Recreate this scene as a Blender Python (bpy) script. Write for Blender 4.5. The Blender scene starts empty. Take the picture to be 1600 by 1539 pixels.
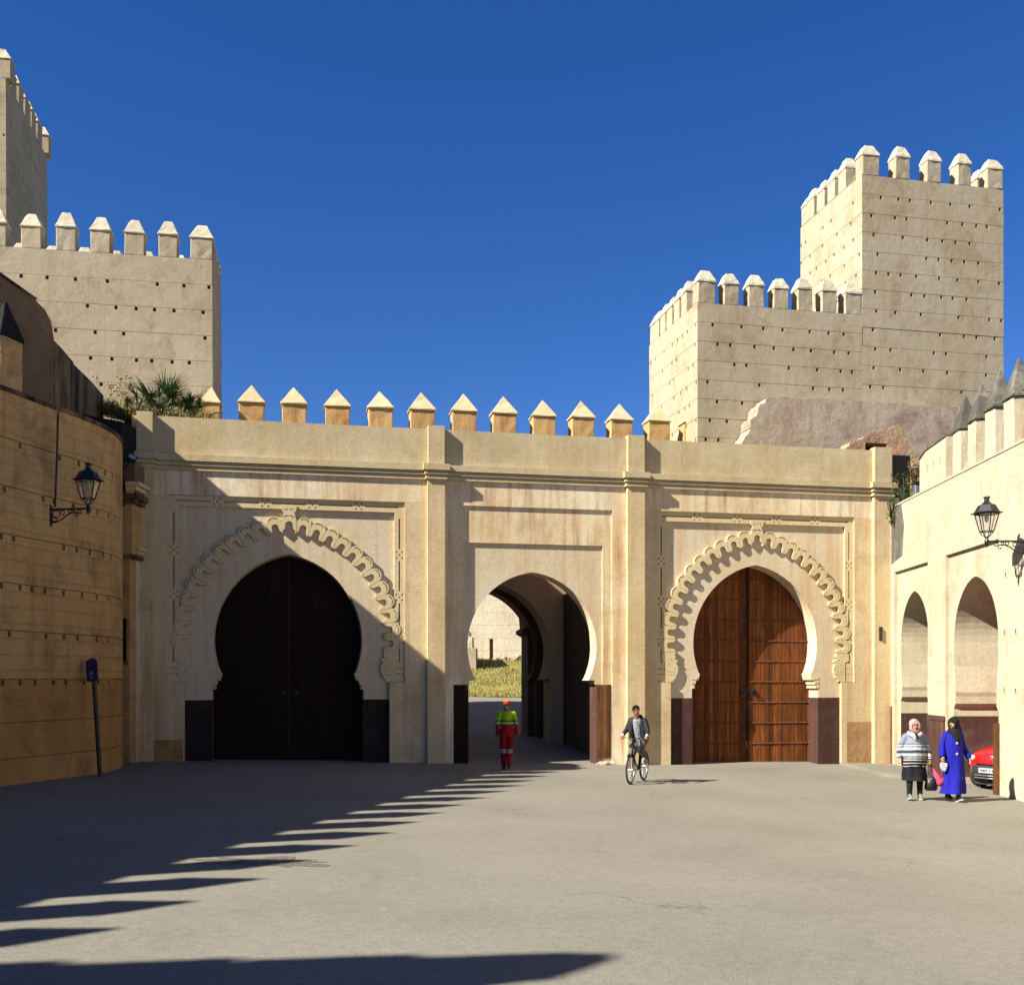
import bpy, bmesh, math, random
from mathutils import Vector, Matrix, noise
from mathutils.geometry import tessellate_polygon
R = math.radians
rnd = random.Random(7)
SC = bpy.context.scene
COL = SC.collection

# ------------------------------------------------------------------ camera, sky, sun, exposure
F, CX, HY, CAMZ = 1700.0, 800.0, 1060.0, 2.3       # focal length in photo pixels, horizon, eye height
cam_d = bpy.data.cameras.new('camera'); cam = bpy.data.objects.new('camera', cam_d); COL.objects.link(cam)
cam.location = (0, 0, CAMZ); cam.rotation_euler = (R(90), 0, 0)
cam_d.sensor_width = 36; cam_d.sensor_fit = 'HORIZONTAL'; cam_d.lens = 36 * F / 1600
cam_d.shift_y = (HY - 769.5) / 1600; cam_d.clip_end = 3000; cam_d.clip_start = .1
SC.camera = cam

SUN_AZ, SUN_EL = 28.0, 37.6                        # light travels toward (cos27, sin27) on the ground
w = bpy.data.worlds.new('World'); SC.world = w; w.use_nodes = True
nt = w.node_tree; nt.nodes.clear()
sky = nt.nodes.new('ShaderNodeTexSky'); sky.sky_type = 'NISHITA'; sky.sun_disc = False
sky.sun_elevation = R(SUN_EL); sky.sun_rotation = R(180 + 90 - SUN_AZ)
sky.air_density = 1.0; sky.dust_density = 0.0; sky.ozone_density = 5.0; sky.altitude = 400
hs = nt.nodes.new('ShaderNodeHueSaturation'); hs.inputs['Saturation'].default_value = 1.2
bg = nt.nodes.new('ShaderNodeBackground'); bg.inputs['Strength'].default_value = 0.05
wo = nt.nodes.new('ShaderNodeOutputWorld')
tn = nt.nodes.new('ShaderNodeMix'); tn.data_type = 'RGBA'; tn.blend_type = 'MULTIPLY'; tn.inputs[0].default_value = 1; tn.inputs[7].default_value = (.81, .775, .96, 1)
nt.links.new(sky.outputs[0], tn.inputs[6]); nt.links.new(tn.outputs[2], hs.inputs['Color']); nt.links.new(hs.outputs[0], bg.inputs[0]); nt.links.new(bg.outputs[0], wo.inputs[0])
sl = bpy.data.lights.new('sun', 'SUN'); sun = bpy.data.objects.new('sun', sl); COL.objects.link(sun)
sl.energy = 5.0; sl.angle = R(0.5); sl.color = (1.0, 0.955, 0.875)
sd = Vector((math.cos(R(SUN_AZ)) * math.cos(R(SUN_EL)), math.sin(R(SUN_AZ)) * math.cos(R(SUN_EL)), -math.sin(R(SUN_EL))))
sun.rotation_euler = sd.to_track_quat('-Z', 'Y').to_euler(); sun.location = (-30, -20, 40)
SC.view_settings.view_transform = 'Standard'; SC.view_settings.look = 'None'
SC.view_settings.exposure = 1.40; SC.view_settings.gamma = 1; SC.view_settings.use_curve_mapping = False
SC.render.engine = 'CYCLES'
SC.cycles.max_bounces = 6; SC.cycles.diffuse_bounces = 2; SC.cycles.glossy_bounces = 3

# ------------------------------------------------------------------ helpers
def tag(o, label=None, cat=None, group=None, kind=None):
    if label: o['label'] = label
    if cat: o['category'] = cat
    if group: o['group'] = group
    if kind: o['kind'] = kind
    return o

def link(o, parent=None):
    COL.objects.link(o)
    if parent is not None: o.parent = parent
    return o

def empty(name, loc=(0, 0, 0), rz=0, **k):
    o = bpy.data.objects.new(name, None); o.empty_display_size = .3
    o.location = loc; o.rotation_euler = (0, 0, rz); link(o); return tag(o, **k)

def mobj(name, bm, mat, parent=None, smooth=False, loc=None, rot=None, mats=None):
    me = bpy.data.meshes.new(name); bm.normal_update(); bm.to_mesh(me); bm.free()
    for m in (mats or [mat]): me.materials.append(m)
    if smooth:
        me.polygons.foreach_set('use_smooth', [True] * len(me.polygons))
    o = bpy.data.objects.new(name, me); link(o, parent)
    if loc is not None: o.location = loc
    if rot is not None: o.rotation_euler = rot
    return o

def inst(name, me, parent, loc, rot=(0, 0, 0), scale=(1, 1, 1)):
    o = bpy.data.objects.new(name, me); link(o, parent); o.location = loc; o.rotation_euler = rot; o.scale = scale
    return o

class Fr:
    """a wall's own frame: u along it, d into it (away from the viewer), z up"""
    def __init__(s, ox, oy, deg):
        s.o = Vector((ox, oy)); s.a = R(deg); s.u = Vector((math.cos(s.a), math.sin(s.a))); s.n = Vector((math.sin(s.a), -math.cos(s.a)))
    def px(s, x, y, d=0.0):
        r = Vector(((x - CX) / F, 1.0)); o = s.o - s.n * d
        t = o.dot(s.n) / r.dot(s.n); p = r * t
        return ((p - s.o).dot(s.u), CAMZ + (HY - y) / F * t)
    def world(s, u, d, z=0): 
        p = s.o + s.u * u - s.n * d
        return Vector((p.x, p.y, z))
    def emp(s, name, **k): return empty(name, (s.o.x, s.o.y, 0), s.a, **k)

def at(x, y, Y): return Vector(((x - CX) / F * Y, Y, CAMZ + (HY - y) / F * Y))
def gz(X, Y=0):
    g = -.024 * max(-30, min(30, X))
    prof = [(30.5, 0), (39, .42), (43, .88), (46.5, 1.3), (49, 1.42), (61, 3.3), (75, 3.4), (400, 3.4)]
    if Y > prof[0][0]:
        for (a, b), (c, d) in zip(prof, prof[1:]):
            if Y <= c: g += b + (d - b) * (Y - a) / (c - a); break
        else: g += 3.4
    return g

def box(bm, x0, x1, y0, y1, z0, z1, m=0):
    vs = [bm.verts.new((x, y, z)) for z in (z0, z1) for y in (y0, y1) for x in (x0, x1)]
    for f in ((0, 2, 3, 1), (4, 5, 7, 6), (0, 1, 5, 4), (2, 6, 7, 3), (0, 4, 6, 2), (1, 3, 7, 5)):
        bm.faces.new([vs[i] for i in f]).material_index = m
    return vs

def slab_bm(bm, outer, holes=(), d0=0, d1=.1, back=True):
    """outline in (u,z) extruded from d0 (front) to d1"""
    loops = [outer] + list(holes)
    flat = [p for lp in loops for p in lp]
    tris = tessellate_polygon([[Vector((p[0], p[1], 0)) for p in lp] for lp in loops])
    fv = [bm.verts.new((p[0], d0, p[1])) for p in flat]; bv = [bm.verts.new((p[0], d1, p[1])) for p in flat]
    for t in tris:
        try: bm.faces.new([fv[i] for i in t])
        except ValueError: pass
        if back:
            try: bm.faces.new([bv[i] for i in reversed(t)])
            except ValueError: pass
    k = 0
    for lp in loops:
        n = len(lp)
        for i in range(n):
            a, b = k + i, k + (i + 1) % n
            try: bm.faces.new((fv[a], fv[b], bv[b], bv[a]))
            except ValueError: pass
        k += n

def slab(name, outer, mat, parent, d0=0, d1=.1, holes=(), bevel=0):
    bm = bmesh.new(); slab_bm(bm, outer, holes, d0, d1)
    bmesh.ops.recalc_face_normals(bm, faces=bm.faces)
    return mobj(name, bm, mat, parent)

def plan_prism(bm, pts, z0, z1):
    """plan outline (x,y) raised from z0 to z1"""
    tris = tessellate_polygon([[Vector((p[0], p[1], 0)) for p in pts]])
    a = [bm.verts.new((p[0], p[1], z0)) for p in pts]; b = [bm.verts.new((p[0], p[1], z1)) for p in pts]
    for t in tris:
        bm.faces.new([b[i] for i in t]); bm.faces.new([a[i] for i in reversed(t)])
    n = len(pts)
    for i in range(n): bm.faces.new((a[i], a[(i + 1) % n], b[(i + 1) % n], b[i]))
    bmesh.ops.recalc_face_normals(bm, faces=bm.faces)

def rect(u0, u1, z0, z1): return [(u0, z0), (u1, z0), (u1, z1), (u0, z1)]

def tube(bm, pts, r, seg=8, r2=None, cap=True):
    pts = [Vector(p) for p in pts]; n = len(pts); rings = []
    for i, p in enumerate(pts):
        t = (pts[min(i + 1, n - 1)] - pts[max(i - 1, 0)]).normalized()
        up = Vector((0, 0, 1)) if abs(t.z) < .9 else Vector((1, 0, 0))
        a = t.cross(up).normalized(); b = t.cross(a)
        rr = r if r2 is None else r + (r2 - r) * i / max(1, n - 1)
        rings.append([bm.verts.new(p + a * math.cos(2 * math.pi * k / seg) * rr + b * math.sin(2 * math.pi * k / seg) * rr) for k in range(seg)])
    for A, B in zip(rings, rings[1:]):
        for k in range(seg): bm.faces.new((A[k], A[(k + 1) % seg], B[(k + 1) % seg], B[k]))
    if cap:
        bm.faces.new(rings[0]); bm.faces.new(list(reversed(rings[-1])))

def ball(bm, c, r, sc=(1, 1, 1), sub=2, rot=None):
    M = Matrix.Translation(Vector(c)) @ (rot.to_4x4() if rot else Matrix()) @ Matrix.Diagonal((*[r * s for s in sc], 1))
    bmesh.ops.create_icosphere(bm, subdivisions=sub, radius=1, matrix=M)

def capsule(bm, p, q, r1, r2=None, seg=12):
    r2 = r1 if r2 is None else r2
    p, q = Vector(p), Vector(q); ball(bm, p, r1); ball(bm, q, r2)
    if (q - p).length > 1e-4: tube(bm, [p, q], r1, seg, r2)

def lathe(bm, prof, seg=16, c=(0, 0, 0), sx=1, sy=1, ph=0):
    rings = []
    for r, z in prof:
        rings.append([bm.verts.new((c[0] + max(r, 1e-4) * sx * math.cos(ph + 2 * math.pi * k / seg), c[1] + max(r, 1e-4) * sy * math.sin(ph + 2 * math.pi * k / seg), c[2] + z)) for k in range(seg)])
    for A, B in zip(rings, rings[1:]):
        for k in range(seg): bm.faces.new((A[k], A[(k + 1) % seg], B[(k + 1) % seg], B[k]))
    bm.faces.new(list(reversed(rings[0]))); bm.faces.new(rings[-1])

def remeshed(name, bm, voxel, mat, parent, smooth=3, mats=None):
    me = bpy.data.meshes.new('t'); bm.to_mesh(me); bm.free()
    o = bpy.data.objects.new('t', me); COL.objects.link(o)
    m = o.modifiers.new('r', 'REMESH'); m.mode = 'VOXEL'; m.voxel_size = voxel; m.use_smooth_shade = True
    s = o.modifiers.new('s', 'SMOOTH'); s.factor = .5; s.iterations = smooth
    dg = bpy.context.evaluated_depsgraph_get(); dg.update()
    me2 = bpy.data.meshes.new_from_object(o.evaluated_get(dg)); me2.name = name
    bpy.data.objects.remove(o)
    me2.materials.clear()
    for mm in (mats or [mat]): me2.materials.append(mm)
    o2 = bpy.data.objects.new(name, me2); link(o2, parent)
    return o2

# ------------------------------------------------------------------ materials
ALB = .51          # photographed tones -> real surface albedo
def C(r, g, b):
    f = lambda v: ((v / 255 + .055) / 1.055) ** 2.4 if v > 10 else v / 255 / 12.92
    return (f(r) * ALB, f(g) * ALB, f(b) * ALB, 1)

class NB:
    def __init__(s, name):
        s.m = bpy.data.materials.new(name); s.m.use_nodes = True; s.t = s.m.node_tree; s.t.nodes.clear()
        s.out = s.n('ShaderNodeOutputMaterial'); s.p = s.n('ShaderNodeBsdfPrincipled'); s.l(s.p.outputs[0], s.out.inputs[0])
        s.geo = None
    def n(s, t, **k):
        x = s.t.nodes.new(t)
        for a, b in k.items(): setattr(x, a, b)
        return x
    def l(s, a, b): s.t.links.new(a, b)
    def pos(s, scale=(1, 1, 1), obj=False, rot=(0, 0, 0)):
        if obj: src = s.n('ShaderNodeTexCoord').outputs['Object']
        else: src = s.n('ShaderNodeNewGeometry').outputs['Position']
        mp = s.n('ShaderNodeMapping'); mp.inputs['Scale'].default_value = scale; mp.inputs['Rotation'].default_value = rot
        s.l(src, mp.inputs[0]); return mp.outputs[0]
    def noise(s, vec, scale, detail=4, rough=.55, dist=0):
        x = s.n('ShaderNodeTexNoise'); x.inputs['Scale'].default_value = scale; x.inputs['Detail'].default_value = detail
        x.inputs['Roughness'].default_value = rough; x.inputs['Distortion'].default_value = dist; s.l(vec, x.inputs['Vector']); return x.outputs['Fac']
    def ramp(s, fac, stops, interp='LINEAR'):
        x = s.n('ShaderNodeValToRGB'); e = x.color_ramp.elements; x.color_ramp.interpolation = interp
        while len(e) < len(stops): e.new(.5)
        for k, (p, c) in enumerate(stops):
            e[k].position = p; e[k].color = c if isinstance(c, tuple) else (c, c, c, 1)
        s.l(fac, x.inputs[0]); return x.outputs[0]
    def mix(s, fac, a, b, mode='MIX'):
        x = s.n('ShaderNodeMix'); x.data_type = 'RGBA'; x.blend_type = mode; x.clamp_factor = True
        for v, i in ((fac, x.inputs[0]), (a, x.inputs[6]), (b, x.inputs[7])):
            if hasattr(v, 'is_output'): s.l(v, i)
            else: i.default_value = v
        return x.outputs[2]
    def math(s, op, a, b=0.0):
        x = s.n('ShaderNodeMath', operation=op)
        for v, i in ((a, x.inputs[0]), (b, x.inputs[1])):
            if hasattr(v, 'is_output'): s.l(v, i)
            else: i.default_value = v
        return x.outputs[0]
    def bump(s, h, strength, dist=.02, prev=None):
        x = s.n('ShaderNodeBump'); x.inputs['Strength'].default_value = strength; x.inputs['Distance'].default_value = dist
        s.l(h, x.inputs['Height'])
        if prev: s.l(prev, x.inputs['Normal'])
        return x.outputs[0]
    def fin(s, col, rough=.9, normal=None, metal=0, spec=.3):
        if hasattr(col, 'is_output'): s.l(col, s.p.inputs['Base Color'])
        else: s.p.inputs['Base Color'].default_value = col
        s.p.inputs['Roughness'].default_value = rough; s.p.inputs['Metallic'].default_value = metal
        s.p.inputs['Specular IOR Level'].default_value = spec
        if normal: s.l(normal, s.p.inputs['Normal'])
        return s.m

def plaster(name, a, b, streak=None, st=.0, dirt=None, dt=0., scored=False, bumpy=.35, big=.5, sc=.075, ss=1.0, soot=None, so=0., gain=1.0, sat=.84):
    q = NB(name); P = q.pos()
    def tone(c):
        if not c: return c
        L = .3 * c[0] + .55 * c[1] + .15 * c[2]
        return tuple(min(.84, (L + (v - L) * sat) * gain) for v in c[:3]) + (1,)
    a, b, streak, dirt = map(tone, (a, b, streak, dirt))
    col = q.mix(q.ramp(q.noise(P, big, 5, .6, .3), [(.32, 0.), (.68, 1.)]), a, b)
    if streak:
        v = q.pos((3.4, 3.4, .2)); n1 = q.noise(v, 1.3, 5, .65, .25)
        patch = q.ramp(q.noise(P, .45, 3), [(.35, .25), (.65, 1.)])
        col = q.mix(q.math('MULTIPLY', q.math('MULTIPLY', q.ramp(n1, [(.46, 0.), (.68, 1.)]), patch), st), col, streak)
    if dirt:
        n2 = q.noise(P, 1.1, 7, .68, .6)
        col = q.mix(q.math('MULTIPLY', q.ramp(n2, [(.5, 0.), (.68, 1.)]), dt), col, dirt)
    if soot:
        v = q.pos((1.6, 1.6, .3)); n3 = q.noise(v, 1.0, 6, .7, .3)
        col = q.mix(q.math('MULTIPLY', q.ramp(n3, [(.42, 0.), (.6, 1.)]), so), col, soot)
    fine = q.noise(P, 22, 6, .7)
    col = q.mix(.35, col, q.ramp(fine, [(.3, .25), (.7, .75)]), 'OVERLAY')
    nrm = q.bump(fine, bumpy, .012)
    nrm = q.bump(q.noise(P, 3.2, 4, .6), bumpy, .05, nrm)
    if scored:
        wv = q.n('ShaderNodeTexWave', wave_type='BANDS', bands_direction='Z', wave_profile='SAW')
        wv.inputs['Scale'].default_value = 1 / sc / 3.1416; wv.inputs['Distortion'].default_value = .6; wv.inputs['Detail'].default_value = 2
        q.l(P, wv.inputs['Vector'])
        ln = q.ramp(wv.outputs['Fac'], [(0., 0.), (.16, 1.)])
        nrm = q.bump(ln, min(.9, .2 * ss), .006 * ss, nrm)
        col = q.mix(q.math('MULTIPLY', q.ramp(wv.outputs['Fac'], [(0., 1.), (.14, 0.)]), .12 * ss ** 1.3), col, C(170, 130, 84))
    return q.fin(col, .93, nrm)

def simple(name, col, rough=.6, metal=0, var=.15, scale=8, bumpy=.0, obj=True, spec=.5):
    q = NB(name); P = q.pos(obj=obj); n = q.noise(P, scale, 4)
    c = q.mix(q.math('MULTIPLY', q.ramp(n, [(.3, 0.), (.7, 1.)]), var), col, tuple(v * .45 for v in col[:3]) + (1,))
    return q.fin(c, rough, q.bump(n, bumpy, .01) if bumpy else None, metal, spec)

M = {}
M['facade'] = plaster('facade_plaster', C(220, 196, 146), C(210, 184, 130), C(190, 138, 80), .8, C(150, 112, 70), .3, scored=True, gain=1.66, sat=.9, bumpy=.16)
M['facade_plain'] = plaster('facade_smooth_plaster', C(222, 200, 156), C(210, 180, 128), C(182, 128, 70), .6, C(160, 120, 78), .25, gain=1.66, sat=.93, bumpy=.16)
M['frieze'] = plaster('streaked_frieze_plaster', C(238, 224, 188), C(218, 188, 134), C(180, 126, 66), 1.0, C(160, 115, 70), .3, gain=1.66, sat=.93, bumpy=.16)
M['parapet'] = plaster('parapet_plaster', C(214, 196, 156), C(200, 176, 130), C(180, 150, 100), .4, C(165, 150, 120), .4, big=.9, gain=1.45, sat=1.02, bumpy=.16)
M['spandrel'] = plaster('pale_spandrel_plaster', C(222, 208, 178), C(214, 194, 154), C(202, 156, 100), .75, C(212, 184, 138), .35, gain=1.52, sat=1.02, bumpy=.16)
M['carved'] = plaster('carved_plaster', C(224, 204, 158), C(214, 190, 142), C(190, 150, 100), .25, bumpy=.15, gain=1.52, sat=1.02)
M['pier'] = plaster('pier_plaster', C(216, 192, 142), C(206, 178, 124), C(184, 140, 84), .7, C(160, 122, 76), .35, scored=True, gain=1.66, sat=.9, bumpy=.16)
M['tower'] = plaster('rammed_earth', C(202, 188, 158), C(188, 170, 136), C(164, 136, 98), .4, C(150, 124, 90), .5, bumpy=.26, big=.35, gain=1.32, sat=.98)
M['tower_cap'] = plaster('lime_cap', C(222, 210, 178), C(206, 190, 152), C(170, 150, 110), .4, bumpy=.3, gain=1.38)
M['merlon_body'] = plaster('merlon_plaster', C(212, 176, 122), C(200, 160, 104), C(178, 108, 56), .9, bumpy=.3, gain=1.4, sat=1.05)
M['merlon_cap'] = plaster('merlon_cap_plaster', C(222, 202, 158), C(208, 182, 134), C(186, 150, 104), .4, bumpy=.25, gain=1.4, sat=1.0)
M['leftwall'] = plaster('ochre_rammed_wall', C(206, 164, 96), C(190, 144, 76), C(150, 104, 52), .6, C(122, 86, 48), .6, bumpy=.6, big=.4, scored=True, sc=.31, ss=2.8, gain=1.75, sat=.88)
M['leftbase'] = plaster('orange_damp_wall', C(202, 156, 88), C(188, 138, 70), C(150, 98, 48), .6, C(112, 74, 40), .5, bumpy=.6, big=.4, gain=1.4, sat=.95)
M['sooty'] = plaster('soot_stained_plaster', C(176, 146, 98), C(150, 122, 80), None, 0, C(70, 60, 44), .6, soot=C(22, 20, 18), so=.97)
M['shade_cap_black'] = plaster('shade_and_cap_black_plaster', C(30, 27, 24), C(20, 19, 18), None, 0, C(60, 54, 42), .4)  # black of the left caps, also painted shade in gaps and holes
M['greycap'] = plaster('lichen_grey_cap', C(120, 112, 96), C(92, 86, 74), C(60, 56, 48), .5, C(190, 180, 150), .55, bumpy=.8)
M['rightwall'] = plaster('cream_lime_wall', C(226, 210, 166), C(220, 198, 148), C(206, 166, 104), .6, C(190, 160, 115), .6, bumpy=.2, gain=1.18, sat=.74)
M['passage'] = plaster('shade_dark_passage_plaster', C(150, 112, 72), C(118, 86, 54), C(80, 56, 36), .5, C(60, 46, 34), .6)  # darker brown plaster, the shade of the passage put into its colour
M['niche'] = plaster('niche_plaster', C(214, 186, 138), C(204, 170, 118), C(180, 130, 80), .3, C(196, 180, 150), .4, gain=1.2, bumpy=.16)
M['greypatch'] = plaster('grey_weathered_patch', C(128, 122, 106), C(104, 98, 84), C(70, 66, 58), .6, C(206, 196, 165), .6, bumpy=.8)
M['dado'] = plaster('brown_dado_paint', C(106, 62, 44), C(86, 50, 36), C(120, 94, 80), .4, C(140, 116, 98), .35, bumpy=.3)
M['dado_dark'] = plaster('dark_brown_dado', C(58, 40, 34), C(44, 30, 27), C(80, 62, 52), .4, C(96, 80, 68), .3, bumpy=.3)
M['orange'] = plaster('bare_orange_plaster', C(196, 138, 72), C(206, 156, 90), C(170, 104, 50), .5, C(216, 182, 130), .6, bumpy=.5, gain=1.15)
M['ruin'] = plaster('ruined_wall', C(196, 172, 136), C(180, 150, 112), C(150, 112, 76), .5, C(128, 98, 70), .7, bumpy=.45, big=.8, gain=1.6, sat=.7)
M['ruin_orange'] = plaster('ruined_orange_wall', C(214, 178, 124), C(206, 156, 112), C(190, 120, 80), .5, C(150, 110, 66), .6, bumpy=1.0, big=.9, gain=1.3)
M['farwall'] = plaster('far_pale_wall', C(226, 212, 180), C(214, 196, 160), C(186, 160, 118), .4, C(176, 150, 116), .4, bumpy=.5, gain=1.5)
M['black_metal'] = simple('black_iron', (.012, .012, .014, 1), .45, .3, .1)
M['iron'] = simple('dark_stud_iron', (.05, .035, .028, 1), .5, .5)
M['shoe_black'] = simple('black_leather', (.015, .013, .013, 1), .5)
M['rubber'] = simple('rubber', (.02, .02, .02, 1), .8)
M['rim'] = simple('alloy', (.5, .5, .5, 1), .3, .9)
M['skin'] = simple('skin', C(222, 160, 126), .55, 0, .12, 20)
M['skin_d'] = simple('skin_brown', C(166, 104, 74), .55, 0, .12, 20)
M['hair'] = simple('black_hair', (.012, .01, .009, 1), .95, spec=.05)
M['white'] = simple('white_cloth', C(228, 226, 222), .8, 0, .1)
M['eye'] = simple('eye_dark', (.02, .015, .012, 1), .3)
M['lip'] = simple('lip', C(140, 70, 62), .5)

def brickmat(name, c1, c2, mort, scale=1.0, soot=0):
    q = NB(name); 
    g = q.n('ShaderNodeNewGeometry'); sx = q.n('ShaderNodeSeparateXYZ'); q.l(g.outputs['Position'], sx.inputs[0])
    s_ = q.math('ADD', q.math('MULTIPLY', sx.outputs[0], .7), q.math('MULTIPLY', sx.outputs[1], .8))
    cb = q.n('ShaderNodeCombineXYZ'); q.l(s_, cb.inputs[0]); q.l(sx.outputs[2], cb.inputs[1])
    bt = q.n('ShaderNodeTexBrick'); q.l(cb.outputs[0], bt.inputs['Vector']); bt.inputs['Scale'].default_value = scale
    bt.inputs['Brick Width'].default_value = .24; bt.inputs['Row Height'].default_value = .065; bt.inputs['Mortar Size'].default_value = .014
    bt.inputs['Color1'].default_value = c1; bt.inputs['Color2'].default_value = c2; bt.inputs['Mortar'].default_value = mort
    P = q.pos(); n = q.noise(P, 1.2, 6, .65, .4)
    col = q.mix(q.ramp(n, [(.35, .1), (.65, .9)]), bt.outputs['Color'], mort)
    if soot: col = q.mix(q.math('MULTIPLY', q.ramp(q.noise(P, .7, 5, .7), [(.4, 0.), (.65, 1.)]), soot), col, C(30, 26, 22))
    nr = q.bump(bt.outputs['Fac'], -.6, .02); nr = q.bump(q.noise(P, 14, 5), .5, .02, nr)
    return q.fin(col, .93, nr)
M['brick'] = brickmat('old_brick', C(196, 150, 100), C(150, 106, 66), C(150, 128, 96), soot=.3)
M['brick_pale'] = brickmat('pale_brick', C(206, 170, 116), C(180, 140, 88), C(214, 190, 144))

def wood(name, a, b, c):
    q = NB(name); v = q.pos((9, 9, .7)); oi = q.n('ShaderNodeObjectInfo')
    n = q.noise(v, 1.6, 6, .65, .3)
    col = q.ramp(n, [(.25, a), (.55, b), (.8, c)])
    rv = q.ramp(oi.outputs['Random'], [(0., .55), (1., 1.25)])
    col = q.mix(1.0, col, rv, 'MULTIPLY')
    n2 = q.noise(q.pos(), 1.4, 5, .6); col = q.mix(q.ramp(n2, [(.5, 0.), (.75, .6)]), col, a)
    return q.fin(col, .7, q.bump(n, .5, .01), 0, .15)
M['door'] = wood('door_wood', C(96, 54, 28), C(164, 94, 46), C(196, 126, 68))
M['door_shade'] = wood('shade_dark_door_wood', C(28, 14, 9), C(46, 22, 14), C(60, 34, 22))  # darkened copy of the door wood, shade of the left arch included
M['wood_dado'] = wood('board_dado', C(84, 50, 28), C(140, 96, 56), C(170, 124, 80))
M['wood_dark'] = wood('dark_board', C(40, 24, 14), C(66, 42, 26), C(88, 60, 40))

# ground
q = NB('dusty_asphalt'); P = q.pos()
n1 = q.noise(P, .22, 6, .6, .4); col = q.ramp(n1, [(.3, C(146, 140, 123)), (.5, C(158, 151, 133)), (.72, C(168, 161, 143))])
sp = q.noise(P, 55, 3, .8); col = q.mix(.75, col, q.ramp(sp, [(.34, .32), (.5, .5), (.66, .68)]), 'OVERLAY')
sp2 = q.noise(P, 9, 6, .75, .3); col = q.mix(.25, col, q.ramp(sp2, [(.35, .3), (.65, .7)]), 'OVERLAY')
st = q.noise(P, .8, 5, .65, 1.2); col = q.mix(q.ramp(st, [(.62, 0.), (.74, .35)]), col, C(104, 94, 80))
vo = q.n('ShaderNodeTexVoronoi', feature='DISTANCE_TO_EDGE'); vo.inputs['Scale'].default_value = .33; 
wm = q.n('ShaderNodeVectorMath', operation='ADD'); nz = q.n('ShaderNodeTexNoise'); nz.inputs['Scale'].default_value = 1.3; nz.inputs['Detail'].default_value = 5
q.l(P, nz.inputs['Vector']); q.l(P, wm.inputs[0]); q.l(nz.outputs['Color'], wm.inputs[1]); q.l(wm.outputs[0], vo.inputs['Vector'])
crm = q.math('MULTIPLY', q.ramp(vo.outputs['Distance'], [(0., 1.), (.006, 0.)]), q.ramp(q.noise(P, .25, 3), [(.5, 0.), (.62, .5)]))
col = q.mix(crm, col, C(80, 72, 62))
wv = q.n('ShaderNodeTexVoronoi'); wv.inputs['Scale'].default_value = 3.2; q.l(P, wv.inputs['Vector'])
M['ground'] = q.fin(q.mix(q.ramp(wv.outputs['Distance'], [(0., .8), (.02, .5), (.035, 0.)]), col, C(206, 198, 180)), .9, q.bump(sp, .3, .006, q.bump(sp2, .15, .02)))
q = NB('old_patch'); P = q.pos(); n = q.noise(P, 14, 6, .75, .5)
M['patch'] = q.fin(q.ramp(n, [(.35, C(104, 96, 84)), (.52, C(140, 132, 116)), (.7, C(176, 168, 150))]), .9, q.bump(n, .9, .03))
q = NB('grass_turf'); P = q.pos(); n = q.noise(P, 1.2, 7, .7, .5)
M['grass'] = q.fin(q.ramp(n, [(.3, C(132, 140, 50)), (.5, C(170, 160, 70)), (.7, C(208, 188, 110))]), .95, q.bump(q.noise(P, 12, 5), .8, .05))
M['blade_dry'] = simple('dry_grass', C(200, 182, 104), .8, 0, .5, 3, obj=False)
M['blade'] = simple('green_blade', C(120, 138, 58), .7, 0, .5, 3, obj=False)
M['palm'] = simple('palm_leaf', C(92, 134, 58), .5, 0, .5, 4, obj=False)
M['palm_dark'] = simple('palm_leaf_dark', C(52, 84, 40), .5, 0, .5, 4, obj=False)
M['stem'] = simple('woody_stem', C(110, 86, 58), .9, 0, .3)

# ------------------------------------------------------------------ ground
GX = [-400, -120, -60, -30, -20, -14, -10, -7, -4, -2, 0, 2, 4, 7, 10, 14, 20, 30, 60, 120, 400]
GY = [-60, -20, -5, 0, 4, 8, 12, 16, 20, 24, 27, 29, 30.5, 32, 34, 36.5, 39, 41, 43, 44.8, 46.5, 49, 52, 55, 61, 75, 120, 250, 600, 1500]
bm = bmesh.new(); g = [[bm.verts.new((x, y, gz(x, y))) for x in GX] for y in GY]
for j in range(len(GY) - 1):
    for i in range(len(GX) - 1): bm.faces.new((g[j][i], g[j][i + 1], g[j + 1][i + 1], g[j + 1][i]))
tag(mobj('ground', bm, M['ground'], smooth=True), 'dusty grey asphalt square in front of the gates', kind='structure')
# grass bank beyond the gate
bm = bmesh.new(); gx = [-40 + i * 2 for i in range(41)]; gy = [49.1 + i * 1.0 for i in range(30)]
g = [[bm.verts.new((x, y, gz(x, y) + .05 + .12 * noise.noise(Vector((x * .4, y * .4, 3))))) for x in gx] for y in gy]
for j in range(len(gy) - 1):
    for i in range(len(gx) - 1): bm.faces.new((g[j][i], g[j][i + 1], g[j + 1][i + 1], g[j + 1][i]))
tag(mobj('grass_bank', bm, M['grass'], smooth=True), 'dry green grass bank rising beyond the middle arch', kind='structure')
bm = bmesh.new()
for k in range(16000):
    y = 49.1 + rnd.random() ** 1.3 * 12; x = rnd.uniform(-4.5, 2.5); z = gz(x, y) + .02; h = rnd.uniform(.05, .2); a = rnd.uniform(0, 6.3); b = rnd.uniform(-.1, .1)
    c, s = math.cos(a) * .02, math.sin(a) * .02
    bm.faces.new([bm.verts.new(p) for p in ((x - c, y - s, z), (x + c, y + s, z), (x + b, y + b * .5, z + h))])
tag(mobj('grass', bm, M['blade_dry']), 'tufts of dry grass on the bank beyond the middle arch', 'grass', kind='stuff')

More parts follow.
